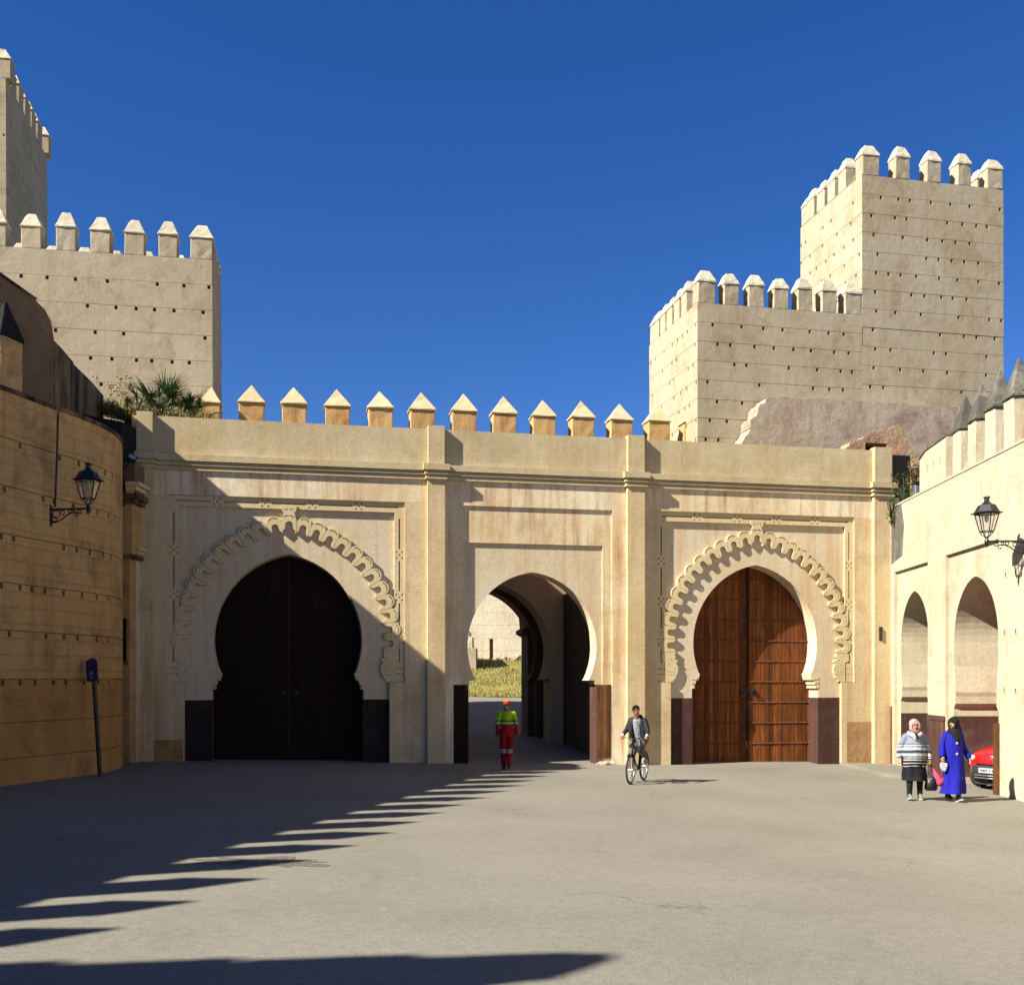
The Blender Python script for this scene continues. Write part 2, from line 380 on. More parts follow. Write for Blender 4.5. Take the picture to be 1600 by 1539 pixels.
# ------------------------------------------------------------------ wall-building parts
def strip_course(name, path, z0, z1, holes, mat, parent, hv=.12, hw=.1, closed=False, depth=.3, gap=.013, wob=.0):
    """one rammed course: a vertical strip along a plan path (outward side on the left hand... holes are real pockets)"""
    pts = [Vector(p) for p in path]
    if closed: pts = pts + [pts[0]]
    cum = [0]
    for a, b in zip(pts, pts[1:]): cum.append(cum[-1] + (b - a).length)
    brk = {round(c, 4): None for c in cum}; hs = []
    for h in holes:
        for c in cum:
            if abs(h - c) < hw * .62: h = c + hw * .63
        if h - hw / 2 < .05 or h + hw / 2 > cum[-1] - .05 or any(abs(h - c) < hw * .55 for c in cum): continue
        if hs and any(abs(h - k) < hw * 1.5 for k in hs): continue
        hs.append(h); brk[round(h - hw / 2, 4)] = None; brk[round(h + hw / 2, 4)] = None
    br = sorted(brk)
    def P(s):
        for i in range(len(cum) - 1):
            if s <= cum[i + 1] + 1e-6:
                t = (s - cum[i]) / max(1e-6, cum[i + 1] - cum[i]); d = (pts[i + 1] - pts[i]).normalized()
                return pts[i].lerp(pts[i + 1], t), Vector((-d.y, d.x))
        return pts[-1], Vector((0, 0))
    bm = bmesh.new(); z1 -= gap
    zb = z1 - hv - .01
    zs = [z0, zb, z1 - .01, z1] if hs else [z0, z1]
    def q4(a, b, c, d): bm.faces.new([bm.verts.new(v) for v in (a, b, c, d)])
    for s0, s1 in zip(br, br[1:]):
        if s1 - s0 < 1e-4: continue
        mid = (s0 + s1) / 2; a, n = P(s0 + 1e-4); b, _ = P(s1 - 1e-4); _, n = P(mid)
        ish = any(abs(mid - h) < hw / 2 for h in hs)
        for k, (za, zc) in enumerate(zip(zs, zs[1:])):
            if ish and k == 1:
                ai, bi = a + n * depth, b + n * depth
                q4((*ai, za), (*bi, za), (*bi, zc), (*ai, zc))
                q4((*a, za), (*b, za), (*bi, za), (*ai, za)); q4((*a, zc), (*ai, zc), (*bi, zc), (*b, zc))
                q4((*a, za), (*ai, za), (*ai, zc), (*a, zc)); q4((*b, za), (*b, zc), (*bi, zc), (*bi, za))
            else: q4((*a, za), (*b, za), (*b, zc), (*a, zc))
        # bed joint: lip at the top and at the bottom, 4 cm deep
        ai, bi = a + n * .05, b + n * .05
        q4((*a, z1), (*b, z1), (*bi, z1), (*ai, z1)); q4((*a, z0), (*ai, z0), (*bi, z0), (*b, z0))
    bmesh.ops.remove_doubles(bm, verts=bm.verts, dist=.0005)
    return mobj(name, bm, mat, parent)

MC = {}
def roughen(bm, amp, seed):
    bmesh.ops.subdivide_edges(bm, edges=[e for e in bm.edges if e.calc_length() > .15], cuts=2, use_grid_fill=True)
    for v in bm.verts:
        p = v.co * 4 + Vector((seed * 7.3, seed * 3.1, 0)); q_ = v.co * 13 + Vector((seed * 5.3, 0, 0))
        v.co += Vector([noise.noise(p + Vector((k * 11, 0, 0))) * amp + noise.noise(q_ + Vector((k * 5, 0, 0))) * amp * .5 for k in range(3)])
def merlon_mesh(key, w, dp, hb, hc, top, lip, mb, mc):
    if key in MC: return MC[key]
    out = []
    for var in range(4):
        bm = bmesh.new(); box(bm, -w / 2, w / 2, 0, dp, 0, hb); bmesh.ops.bevel(bm, geom=list(bm.edges), offset=.02, segments=1, affect='EDGES'); roughen(bm, .016, var + len(key))
        a = bpy.data.meshes.new('merlon'); bm.to_mesh(a); bm.free(); a.materials.append(mb)
        bm = bmesh.new(); W = w / 2 + lip; cy = dp / 2; D = dp / 2 + lip
        rows = [(1, 0), (1, .06 if lip > .02 else .02), (.93 if lip > .02 else .98, .08), (top, hc)]
        rings = [[bm.verts.new((sx * W * k, cy + sy * D * k, z)) for sx, sy in ((-1, -1), (1, -1), (1, 1), (-1, 1))] for k, z in rows]
        for A, B in zip(rings, rings[1:]):
            for i in range(4): bm.faces.new((A[i], A[(i + 1) % 4], B[(i + 1) % 4], B[i]))
        bm.faces.new(rings[0][::-1]); bm.faces.new(rings[-1])
        bmesh.ops.bevel(bm, geom=[e for e in bm.edges], offset=.012, segments=1, affect='EDGES'); roughen(bm, .02, var + 9)
        b = bpy.data.meshes.new('cap'); bm.to_mesh(b); bm.free(); b.materials.append(mc); out.append((a, b))
    MC[key] = (out, hb); return MC[key]

def put_merlon(parent, key, u, d, z, rot=0, sx=1.0, sz=1.0):
    out, hb = MC[key]; a, b = rnd.choice(out); j = rnd.uniform(-.03, .03)
    m = inst('merlon', a, parent, (u, d, z - .012), (rnd.uniform(-.012, .012), rnd.uniform(-.015, .015), rot + j), (sx * rnd.uniform(.97, 1.03), 1, sz * rnd.uniform(.97, 1.03)))
    inst('cap', b, m, (0, 0, hb - .008)); return m

def horseshoe(cu, wa, za, zw, wn, zbase, wj, zi, n=26):
    """opening outline (u,z), anticlockwise from bottom left: jambs, stepped imposts, horseshoe arch with a slight point"""
    rise = za - zw; e = (rise * rise - wa * wa) / (2 * wa); Rr = wa + e
    zsp = zw - math.sqrt(max(0, Rr * Rr - (wn + e) ** 2))
    a0 = math.asin((zsp - zw) / Rr); a1 = math.acos(e / Rr)
    right = [(-e + Rr * math.cos(a0 + (a1 - a0) * k / n), zw + Rr * math.sin(a0 + (a1 - a0) * k / n)) for k in range(n + 1)]
    st = [(wj, zbase), (wj, zi), (wj - .03, zi + .02), (wj - .03, zi + .1), ((wj + wn) / 2, zi + .13), ((wj + wn) / 2, zi + .22), (wn + .01, zi + .26), (wn - .04, zsp - .04)]
    st = [p for p in st if p[1] < zsp - .001]
    R_ = st + right[:-1] + [(0, za)]
    L_ = [(-x, z) for x, z in reversed(R_[:-1])]
    out = [(cu + x, z) for x, z in R_ + L_]
    return out, e, Rr, zsp

# ------------------------------------------------------------------ the gatehouse facade
G = Fr(0, 29.4, 12.0)
gate = G.emp('gatehouse', label='cream plastered gatehouse with three horseshoe arches between slim pilasters', cat='gatehouse')
ZB = -.6                               # walls go a little below the ground
U = lambda x, y=900, d=0: G.px(x, y, d)[0]
uL, uR = U(206), U(1391)
PIL = [(U(213), U(240)), (U(667), U(694)), (U(978), U(1005)), (U(1362), U(1390))]
PP = .15
LG, CG, RG = U(451.5, d=.1), U(832.5, d=.1), U(1181.5, d=.1)
HWo, HWl, ZBt, ZBb = 3.0, 2.6, 6.96, 2.2
def recess(cu): return [(cu - HWl, ZB + .01), (cu + HWl, ZB + .01), (cu + HWl, ZBb), (cu + HWo, ZBb), (cu + HWo, ZBt), (cu - HWo, ZBt), (cu - HWo, ZBb), (cu - HWl, ZBb)]
# bay walls (real rims round the recesses)
def with_notch(u0, u1, ztop, notch):
    """wall outline with a doorway notch cut from the bottom edge"""
    left, right = notch
    return [(u0, ZB)] + left + right[::-1] + [(u1, ZB), (u1, ztop), (u0, ztop)]
def bay(u0, u1, cu):
    l = [(cu - HWl, ZB), (cu - HWl, ZBb), (cu - HWo, ZBb), (cu - HWo, ZBt)]; r = [(cu + HWl, ZB), (cu + HWl, ZBb), (cu + HWo, ZBb), (cu + HWo, ZBt)]
    slab('bay_wall', with_notch(u0, u1, 6.975, (l, r)), M['facade'], gate, 0, .12)
    slab('bay_frieze', rect(u0, u1, 6.9755, 7.58), M['frieze'], gate, 0, .12)
bay(uL, (PIL[1][0] + PIL[1][1]) / 2, LG); bay((PIL[2][0] + PIL[2][1]) / 2, uR + .3, RG)
mu0, mu1 = (PIL[1][0] + PIL[1][1]) / 2 + .001, (PIL[2][0] + PIL[2][1]) / 2 - .001
l1 = [(CG - 2.2, ZB), (CG - 2.2, 6.93)]; r1 = [(CG + 2.22, ZB), (CG + 2.22, 6.93)]
slab('bay_wall', with_notch(mu0, mu1, 7.58, (l1, r1)), M['frieze'], gate, 0, .045)
l2 = [(CG - 1.94, ZB), (CG - 1.94, 5.95)]; r2 = [(CG + 1.96, ZB), (CG + 1.96, 5.95)]
slab('recessed_panel', with_notch(mu0, mu1, 7.58, (l2, r2)), M['frieze'], gate, .046, .095)
for i, (a, b) in enumerate(PIL):
    slab('pilaster', rect(a, b, ZB, 7.58), M['pier'] if i in (1, 2) else M['facade'], gate, -PP, -.001)
    slab('parapet_pier', rect(a + .02, b - .01, 7.97, 9.0), M['parapet'], gate, -PP, .12)
# cornice mouldings run across and wrap the pilasters
def cornice(name, z0, z1, proj, mat):
    pts = [(uL - .02, -proj)]
    for a, b in PIL:
        pts += [(a - proj, -proj), (a - proj, -PP - proj), (b + proj, -PP - proj), (b + proj, -proj)]
    pts += [(uR + .02, -proj), (uR + .02, .14), (uL - .02, .14)]
    pts = [p for i, p in enumerate(pts) if i == 0 or (Vector(p) - Vector(pts[i - 1])).length > 1e-4]
    bm = bmesh.new(); plan_prism(bm, pts, z0, z1); return mobj(name, bm, mat, gate)
cornice('cornice_band', 7.58, 7.66, .055, M['parapet']); cornice('cornice_band', 7.661, 7.70, .02, M['parapet']); cornice('cornice_band', 7.701, 7.755, .085, M['parapet'])
cornice('cornice_band', 7.756, 7.81, .04, M['parapet']); cornice('cornice_fascia', 7.811, 7.972, .12, M['parapet'])
ends = [uL] + [v for a, b in PIL for v in (a + .02, b - .01)] + [uR]
segs = [(ends[0], ends[1]), (ends[2], ends[3]), (ends[4], ends[5]), (ends[6], ends[7]), (ends[8], ends[9])]
for a, b in segs:
    if b - a > .02:
        bm = bmesh.new(); n = max(1, int((b - a) / .35)); top = []
        for k in range(n + 1):
            x = a + (b - a) * k / n; top.append((x, 8.93 + .012 * noise.noise(Vector((x * 1.3, 0, 0)))))
        slab_bm(bm, [(a, 7.973), (b, 7.973)] + top[::-1], (), 0, .55); bmesh.ops.recalc_face_normals(bm, faces=bm.faces)
        mobj('parapet', bm, M['parapet'], gate)

def slit_band(name, u0, u1, z0, z1, vertical=True):
    """carved border strip: long slits and little five-dot clusters pierced through it"""
    holes = []; L = (z1 - z0) if vertical else (u1 - u0); n = max(2, round(L / 1.15)); st = L / n
    c = (u0 + u1) / 2 if vertical else (z0 + z1) / 2
    def h(s0, s1, o0, o1):
        holes.append([(o0, s0), (o1, s0), (o1, s1), (o0, s1)] if vertical else [(s0, o0), (s1, o0), (s1, o1), (s0, o1)])
    base = z0 if vertical else u0
    for k in range(n):
        a = base + k * st
        if k == 0 and vertical:
            h(a + .52, a + st - .16, c - .02, c + .02)
            for r_ in range(2):
                for t in range(3): 
                    x = c - .08 + .08 * t + (.02 if r_ else -.0); h(a + .2 + .14 * r_, a + .235 + .14 * r_, x - .014, x + .014)
        else: h(a + .16, a + st - .16, c - .02, c + .02)
        if k:
            for dx, dz in ((0, 0), (-.075, -.075), (.075, -.075), (-.075, .075), (.075, .075)):
                h(a + dz - .02, a + dz + .02, c + dx - .02, c + dx + .02)
    slab(name, rect(u0, u1, z0, z1), M['carved'], gate, .048, .119, holes)

LOBE = {}
def lobe_mesh(kind, pitch, Rr, hgt):
    """one scallop of the arch border, in polar form so neighbours butt exactly; tooth tips point to the opening"""
    key = kind
    if key in LOBE: return LOBE[key]
    p = pitch; pts = []
    N = 12
    yc = hgt - p * .5
    for k in range(N + 1):
        a = math.pi * k / N; pts.append((.5 * p * math.cos(a) * .985, yc + .5 * p * math.sin(a)))
    pts += [(-.485 * p, .05 * hgt), (-.44 * p, 0), (-.24 * p, .16 * hgt), (-.27 * p, .24 * hgt)]
    for k in range(9):
        a = math.pi * (1.12 - 1.24 * k / 8); pts.append((.24 * p * math.cos(a), .36 * hgt + .24 * p * math.sin(a)))
    pts += [(.27 * p, .24 * hgt), (.24 * p, .16 * hgt), (.44 * p, 0), (.485 * p, .05 * hgt)]
    slot = []
    for k in range(9): a = R(40 + 100 * k / 8); slot.append((.40 * p * math.cos(a), yc + .405 * p * math.sin(a)))
    for k in range(9): a = R(140 - 100 * k / 8); slot.append((.345 * p * math.cos(a), yc + .34 * p * math.sin(a)))
    def mp(s, r):
        if kind == 'apex': return (s, r)
        rad = Rr + r; an = s / (Rr + hgt * .55); return (rad * math.sin(an), rad * math.cos(an))
    bm = bmesh.new(); slab_bm(bm, [mp(*v) for v in pts], [[mp(*v) for v in slot]], 0, .088)
    bmesh.ops.recalc_face_normals(bm, faces=bm.faces)
    me = bpy.data.meshes.new('scallop'); bm.to_mesh(me); bm.free(); me.materials.append(M['carved']); LOBE[key] = me; return me

def big_gate(cu, dado_mat, lab):
    WA, ZA, ZW, WN, WJ, ZI = 1.89, 5.53, 3.30, 1.73, 1.93, 2.0
    op, e, Rr, zsp = horseshoe(cu, WA, ZA, ZW, WN, ZB, WJ, ZI)
    # panel with the opening cut into it, thick enough to give the reveal
    outline = [(cu - HWo - .2, ZB)] + [(x, z) for x, z in reversed(op)][0:0]
    k = op
    pts = [(cu - HWo - .15, ZB)] + [p for p in reversed(k)] + [(cu + HWo + .15, ZB), (cu + HWo + .15, 7.3), (cu - HWo - .15, 7.3)]
    slab('arch_panel', pts, M['spandrel'], gate, .121, .75)
    # border strips
    slit_band('carved_border', cu - HWo + .001, cu - HWo + .27, ZBb + .01, ZBt - .271); slit_band('carved_border', cu + HWo - .27, cu + HWo - .001, ZBb + .01, ZBt - .271)
    slit_band('carved_border', cu - HWo + .001, cu + HWo - .001, ZBt - .27, ZBt - .001, False)
    # scallops
    hg = .46; R1 = Rr + .56; al = math.acos(e / R1); N = 12; da = (al + R(5.5)) / (N + .5); pitch = da * (R1 + hg * .55)
    me = lobe_mesh('side', pitch, R1, hg)
    for sgn in (1, -1):
        for i in range(N):
            a = al - da * (i + 1) + R(.5)
            o = inst('scallop', me, gate, (cu - sgn * e, .032, ZW), (0, sgn * (math.pi / 2 - a), 0))
    ap = lobe_mesh('apex', pitch * 1.06, R1, hg)
    zt = ZW + math.sqrt(R1 * R1 - e * e) + .02
    inst('scallop', ap, gate, (cu, .028, zt))
    fin = [(-.17, zt + hg - .05), (-.13, zt + hg + .02), (-.19, zt + hg + .09), (-.2, zt + hg + .2), (.2, zt + hg + .2), (.19, zt + hg + .09), (.13, zt + hg + .02), (.17, zt + hg - .05)]
    fin = [(cu + x, min(z, ZBt - .003)) for x, z in fin]
    hl = [[(cu + x - .012, zt + hg + .08), (cu + x + .012, zt + hg + .08), (cu + x + .012, zt + hg + .13), (cu + x - .012, zt + hg + .13)] for x in (-.1, -.035, .035, .1)]
    slab('finial', fin, M['carved'], gate, .026, .119, hl)
    # feet of the scalloped border
    for sg in (1, -1):
        aE = al - da * (N + .5) + R(.5)
        ri = (-e + R1 * math.cos(aE), ZW + R1 * math.sin(aE)); ro = (min(-e + (R1 + hg * .9) * math.cos(aE), 2.85), ZW + (R1 + hg) * math.sin(aE))
        zr = ri[1]
        pl = [(2.735, ZBb + .012), (2.52, ZBb + .012), (2.50, ZBb + .07), (2.44, ZBb + .12), (2.43, ZBb + .17), (2.38, ZBb + .27), (2.37, ZBb + .40), (2.41, ZBb + .50), (2.45, ZBb + .53),
              (2.38, ZBb + .57), (2.40, ZBb + .62), (2.49, ZBb + .66), (2.42, zr - .14), (2.47, zr - .13), (2.45, zr - .02), (ri[0] - .01, zr), (ro[0], ro[1]), (2.86, zr - .25), (2.735, zr - .3)]
        hl = []
        for (x, z) in ((2.48, .2), (2.56, .2), (2.64, .2), (2.52, .29), (2.60, .29), (2.46, .38), (2.68, .29), (2.62, .5), (2.56, .62)):
            hl.append([(x - .014, ZBb + z - .012), (x + .014, ZBb + z - .012), (x + .014, ZBb + z + .014), (x - .014, ZBb + z + .014)])
        f = lambda L: [(cu + sg * x, z) for x, z in (L if sg > 0 else L[::-1])]
        slab('border_foot', f(pl), M['carved'], gate, .036, .120, [f(h) for h in hl])
        # painted dado on front and reveal
        a, b = sorted((cu + sg * (WJ - .0), cu + sg * (HWl - .002)))
        slab('dado', rect(a, b, ZB, 1.75 + .0), dado_mat, gate, .108, .1205)
        u0 = cu + sg * WJ; a, b = sorted((u0 - sg * .012, u0 + sg * .001))
        bm = bmesh.new(); box(bm, a, b, .1085, .70, ZB, 1.75); mobj('dado', bm, M['dado'], gate)
        # stepped impost moulding on the reveal
        for zz, hh, pr in ((2.02, .07, .05), (2.16, .06, .08), (2.27, .07, .12)):
            a, b = sorted((u0 - sg * (pr + .03), u0 + sg * .02)); bm = bmesh.new(); box(bm, a, b, .112, .70, zz, zz + hh)
            mobj('impost_moulding', bm, M['spandrel'], gate)

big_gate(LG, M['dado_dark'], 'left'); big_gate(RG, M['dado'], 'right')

def gate_door(cu, label, smat):
    z0 = min(gz(G.world(cu - 2, .7).x), gz(G.world(cu + 2, .7).x)) - .0
    p = G.world(cu, .68); t = empty('wooden_gate', (p.x, p.y, 0), G.a, label=label, cat='door')
    np_ = 15; W = 1.98
    for sg in (-1, 1):
        for k in range(np_):
            a = sg * (.012 + k * (W - .012) / np_); b = sg * (.012 + (k + 1) * (W - .012) / np_ - .008); a, b = sorted((a, b))
            bm = bmesh.new(); j = rnd.uniform(-.006, .006); box(bm, a, b, j, .07, z0 + .06, 5.62)
            mobj('plank', bm, M[DOORM], t)
    bm = bmesh.new(); box(bm, -W, W, .071, .09, z0 + .02, 5.62); mobj('door_backing', bm, M['wood_dark'], t)
    bm = bmesh.new()
    for r_ in range(9):
        z = .42 + r_ * .595
        for k in range(-21, 22):
            if abs(k) < 1: continue
            x = k * .088
            lathe(bm, [(.018, 0), (.017, .006), (.009, .013)], 6)
            vs = bm.verts[-18:] if False else None
        # transform is applied below
    bm.free(); bm = bmesh.new()
    for r_ in range(9):
        z = .42 + r_ * .595
        box(bm, -W + .02, -.02, -.014, -.0075, z - .022, z + .022); box(bm, .02, W - .02, -.014, -.0075, z - .022, z + .022)
    mobj('iron_strap', bm, M[DOORM], t)
    bm = bmesh.new()
    def stud(x, z, r=.02):
        c = bm.verts.new((x, -.014 - r, z)); ring = [bm.verts.new((x + r * math.cos(a), -.0142, z + r * math.sin(a))) for a in [math.pi / 3 * k for k in range(6)]]
        for k in range(6): bm.faces.new((c, ring[(k + 1) % 6], ring[k]))
    for r_ in range(9):
        for k in range(-22, 23):
            if k: stud(k * .087, .42 + r_ * .595)
    for k in range(60):
        for x in (-.05, .05): stud(x, .2 + k * .088, .016)
    tag(mobj('stud', bm, smat, t), kind='stuff')
    for sg in (-1, 1):
        bm = bmesh.new(); lathe(bm, [(.09, 0), (.09, .01), (.05, .025), (.02, .04)], 16)
        bmesh.ops.rotate(bm, verts=bm.verts, cent=(0, 0, 0), matrix=Matrix.Rotation(R(90), 3, 'X'))
        pts = [(.075 * math.cos(a), -.05, -.04 + .075 * math.sin(a)) for a in [2 * math.pi * k / 20 for k in range(21)]]
        tube(bm, pts, .011, 6)
        mobj('knocker', bm, M['black_metal'], t, loc=(sg * .17, -.016, 1.92))
    bm = bmesh.new(); box(bm, -.03, .03, -.03, -.008, z0 + .1, 5.6); mobj('meeting_strip', bm, M['wood_dark'], t)
M['stud_dark'] = M['iron']; M['stud_copper'] = simple('worn_stud', C(112, 68, 44), .5, .5)
DOORM = 'door_shade'
gate_door(LG, 'studded double door, coloured dark for its deep shade, in the left arch', M['iron'])
DOORM = 'door'
gate_door(RG, 'studded red-brown double door, partly sunlit, in the right arch', M['stud_copper'])

# middle arch and its passage
op, e_, R_, zs_ = horseshoe(CG, 1.80, 5.19, 3.17, 1.60, ZB, 1.80, 2.12)
pts = [(mu0 + .3, ZB)] + [p for p in reversed(op)] + [(mu1 - .3, ZB), (mu1 - .3, 7.58), (mu0 + .3, 7.58)]
slab('arch_panel', pts, M['spandrel'], gate, .096, .72)
for sg in (-1, 1):
    for k, (x0, x1) in enumerate(((1.80, 1.93), (1.935, 2.07), (2.075, 2.19)) if sg > 0 else ((1.80, 2.19),)):
        a, b = sorted((CG + sg * x0, CG + sg * x1))
        slab('dado_board', rect(a, b, ZB if sg < 0 else .12, 2.13), M['wood_dark'] if sg < 0 else M['wood_dado'], gate, .02 if k == 0 else .028 - .006 * k, .0945)  # left boards take a darker wood, their shade put into the colour
    u0 = CG + sg * 1.80; a, b = sorted((u0 - sg * .014, u0 + sg * .001))
    bm = bmesh.new(); box(bm, a, b, .024, .715, ZB, 2.13); mobj('dado', bm, M['dado'], gate)
    for zz, hh, pr in ((2.15, .07, .05), (2.26, .07, .1), (2.35, .05, .16)):
        a, b = sorted((u0 - sg * pr, u0 + sg * .02)); bm = bmesh.new(); box(bm, a, b, .10, .71, zz, zz + hh); mobj('impost_moulding', bm, M['spandrel'], gate)
# passage side walls, inner arched walls
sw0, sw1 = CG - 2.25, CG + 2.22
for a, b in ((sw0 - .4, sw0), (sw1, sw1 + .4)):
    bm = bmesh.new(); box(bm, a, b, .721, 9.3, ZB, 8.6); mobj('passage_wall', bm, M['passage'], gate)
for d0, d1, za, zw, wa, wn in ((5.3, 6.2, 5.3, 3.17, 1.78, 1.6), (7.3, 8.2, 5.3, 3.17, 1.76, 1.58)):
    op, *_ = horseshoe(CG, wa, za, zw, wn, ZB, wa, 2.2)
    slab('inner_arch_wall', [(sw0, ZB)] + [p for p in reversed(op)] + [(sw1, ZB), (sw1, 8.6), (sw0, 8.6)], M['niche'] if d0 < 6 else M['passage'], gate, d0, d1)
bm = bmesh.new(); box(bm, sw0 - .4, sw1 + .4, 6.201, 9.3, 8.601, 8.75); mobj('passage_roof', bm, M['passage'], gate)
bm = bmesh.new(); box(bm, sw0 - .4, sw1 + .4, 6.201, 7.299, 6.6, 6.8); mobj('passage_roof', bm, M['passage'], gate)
# body of the gatehouse behind the doors, its flat roofs and back
for a, b in ((uL, sw0 - .401), (sw1 + .401, uR)):
    bm = bmesh.new(); box(bm, a, b, .83, 7.0, ZB, 8.30); mobj('gatehouse_block', bm, M['passage'], gate)
    bm = bmesh.new(); box(bm, a, b, .56, 7.0, 8.301, 8.5); mobj('flat_roof', bm, M['grass'], gate)
# metal plates on the pilasters
for x, y, lab in ((227, 945, 'small rusty iron plate fixed to the shaded wall left of the left gate'), (1376, 990, 'small rusty iron plate on the pilaster right of the right gate')):
    u, z = G.px(x, y, -PP if x > 1000 else 0); p = G.world(u, -PP if x > 1000 else 0, z)
    bm = bmesh.new(); box(bm, -.035, .035, -.04, .0, -.18, .18); box(bm, -.05, .05, -.008, 0.0, -.2, .2)
    o = mobj('iron_plate', bm, M['iron']); o.location = p + Vector((0, -.003, 0)); o.rotation_euler = (0, R(-8) if x < 500 else 0, G.a); tag(o, lab, 'plate')
# orange patch low on the far right pilaster bay
a, z1 = G.px(1323, 1128, 0); b, z0 = G.px(1361, 1128, 0)
slab('repair_patch', rect(a, b, ZB, z1), M['orange'], gate, -.006, -.0005)
a, z1 = G.px(245, 1150, 0); b, z0 = G.px(285, 1150, 0)
slab('repair_patch', rect(U(215), U(286), ZB, .75), M['leftbase'], gate, -.008, -.0005)
# rubble at the foot of the middle arch's right jamb
bm = bmesh.new()
for k in range(9):
    p = G.world(CG + 1.85 + rnd.uniform(-.08, .5), -.05 - rnd.uniform(0, .12)); s = rnd.uniform(.05, .1)
    ball(bm, (p.x, p.y, gz(p.x) + s * .3), s, (1.3, 1, .7), 1)
for v in bm.verts: v.co += Vector([noise.noise(v.co * 9 + Vector((k, 0, 0))) * .03 for k in range(3)])
tag(mobj('rubble', bm, M['ruin']), 'pale broken rubble at the foot of the middle arch right jamb', 'rubble', kind='stuff')

# ------------------------------------------------------------------ crenellated wall behind, between the towers
K = Fr(0, 37.3, math.degrees(math.atan(.000114 * F)))
cw = K.emp('crenellated_wall', label='high wall topped by a row of eleven pointed merlons behind the gatehouse', cat='wall')
ka, kb = K.px(340, 640)[0], K.px(1089, 690)[0]
oc = K.px(741, 900)[0] + 0.0
gx_, _ = K.px(742, 900)
op = []
wj = 1.78
for k in range(15):
    a = math.pi * k / 14; op.append((gx_ + wj * math.cos(a) * (1 if k not in (0, 14) else 1), 4.05 + 2.1 * math.sin(a)))
op = [(gx_ + wj + .06, ZB), (gx_ + wj + .06, 3.75), (gx_ + wj - .14, 3.85), (gx_ + wj - .14, 3.98)] + op + [(gx_ - wj + .14, 3.98), (gx_ - wj + .14, 3.85), (gx_ - wj - .06, 3.75), (gx_ - wj - .06, ZB)]
slab('curtain_wall', [(ka, ZB)] + [p for p in reversed(op)] + [(kb, ZB), (kb, 10.4), (ka, 10.4)], M['passage'], cw, 0, 1.1)  # dark passage colour also stands in for shade on these jambs
merlon_mesh('row', .80, .62, .98, .66, .02, .045, M['merlon_body'], M['merlon_cap'])
for x in (393, 460, 528, 595.5, 661, 726, 789, 851, 912, 972, 1031, 1087):
    u, _ = K.px(x, 640); put_merlon(cw, 'row', u, .05, 10.4)
u, _ = K.px(333, 640); put_merlon(cw, 'row', u - .05, -.55, 10.25, 0, .75, .9)

# ------------------------------------------------------------------ towers
merlon_mesh('tower_front', .56, .5, .74, .42, .46, .02, M['tower'], M['tower_cap'])
merlon_mesh('tower_c', .60, .5, .72, .5, .40, .03, M['tower'], M['tower_cap'])

def tower(name, fr, u0, u1, d0, d1, ztop, label, zc0=6.0, ch=.675, batter=0., skip=0, dens=.72, mkey='tower_front', nf=7, ns=6, right_side=True, corner=1.15):
    t = fr.emp(name, label=label, cat='tower')
    n = int(round((ztop - zc0) / ch)); ch = (ztop - zc0) / n
    bm = bmesh.new(); i = .33
    box(bm, u0 + i, u1 - i, d0 + i, d1 - i, ZB, zc0 - .001 if False else ztop - .03); mobj('core', bm, M['tower'], t)
    bm = bmesh.new(); b = batter * (ztop - zc0); box(bm, u0 - b, u1 + b, d0 - b, d1 + b, ZB, zc0 - .01); mobj('tower_base', bm, M['tower'], t)
    for k in range(n):
        z0 = zc0 + k * ch; b = batter * (ztop - z0) + rnd.uniform(-.008, .008)
        path = [(u0 - b, d0 - b), (u1 + b, d0 - b), (u1 + b, d1 + b), (u0 - b, d1 + b)]
        per = 2 * (u1 - u0 + d1 - d0 + 4 * b); hs = []; s = rnd.uniform(.3, .8)
        while s < per:
            if rnd.random() < .78: hs.append(s)
            s += dens * rnd.uniform(.6, 1.5)
        if k == n - 1: hs = []
        strip_course('course', path, z0, z0 + ch, hs, M['tower'], t, closed=True)
    bm = bmesh.new(); box(bm, u0 + .5, u1 - .5, d0 + .5, d1 - .5, ztop - .9, ztop - .8); mobj('roof', bm, M['tower'], t)
    w = u1 - u0; dd = d1 - d0
    for k in range(nf):
        s = corner if k in (0, nf - 1) else 1.0
        mw = .58
        u = u0 + mw / 2 * corner + (w - mw * corner) * k / (nf - 1)
        put_merlon(t, mkey, u, d0, ztop, 0, s, 1 + rnd.uniform(-.03, .03))
        put_merlon(t, mkey, u, d1 - .55, ztop, 0, s, 1)
    for k in range(1, ns - 1 + 1):
        if k >= ns: break
        d = d0 + .3 + (dd - .6) * k / ns
        put_merlon(t, mkey, u0, d + .3, ztop, -math.pi / 2, 1, 1 + rnd.uniform(-.03, .03))
        put_merlon(t, mkey, u1, d - .3 + .3, ztop, math.pi / 2, 1, 1)
    return t

T = Fr(0, 36.1, 12.0)
tA0, tA1, tB1 = T.px(1090, 600)[0], T.px(1347, 400)[0], T.px(1568, 400)[0]
zA, zBt = 15.25, 20.25
tower('square_tower', T, tA0, tA1 - .003, 0.004, 5.0, zA, 'lower sand-coloured square tower right of the gatehouse, joined to a taller one', nf=7, ns=6)
tower('tall_tower', T, tA1, tB1, 0, 4.7, zBt, 'tallest sunlit crenellated tower at the upper right', nf=5, ns=5, corner=1.2)
TC = Fr(*( (331 - CX) / F * 35.6, 35.6), 10.0)
tower('square_tower', TC, -8.0, 0, 0, 3.3, 16.0, 'broad sand-coloured tower behind the palm at the left', batter=.008, mkey='tower_c', nf=8, ns=4, ch=.8, corner=1.15)
TD = Fr(*((9 - CX) / F * 60.0, 60.0), 10.0)
merlon_mesh('tower_d', 1.0, .8, 1.1, .62, .45, .04, M['tower'], M['tower_cap'])
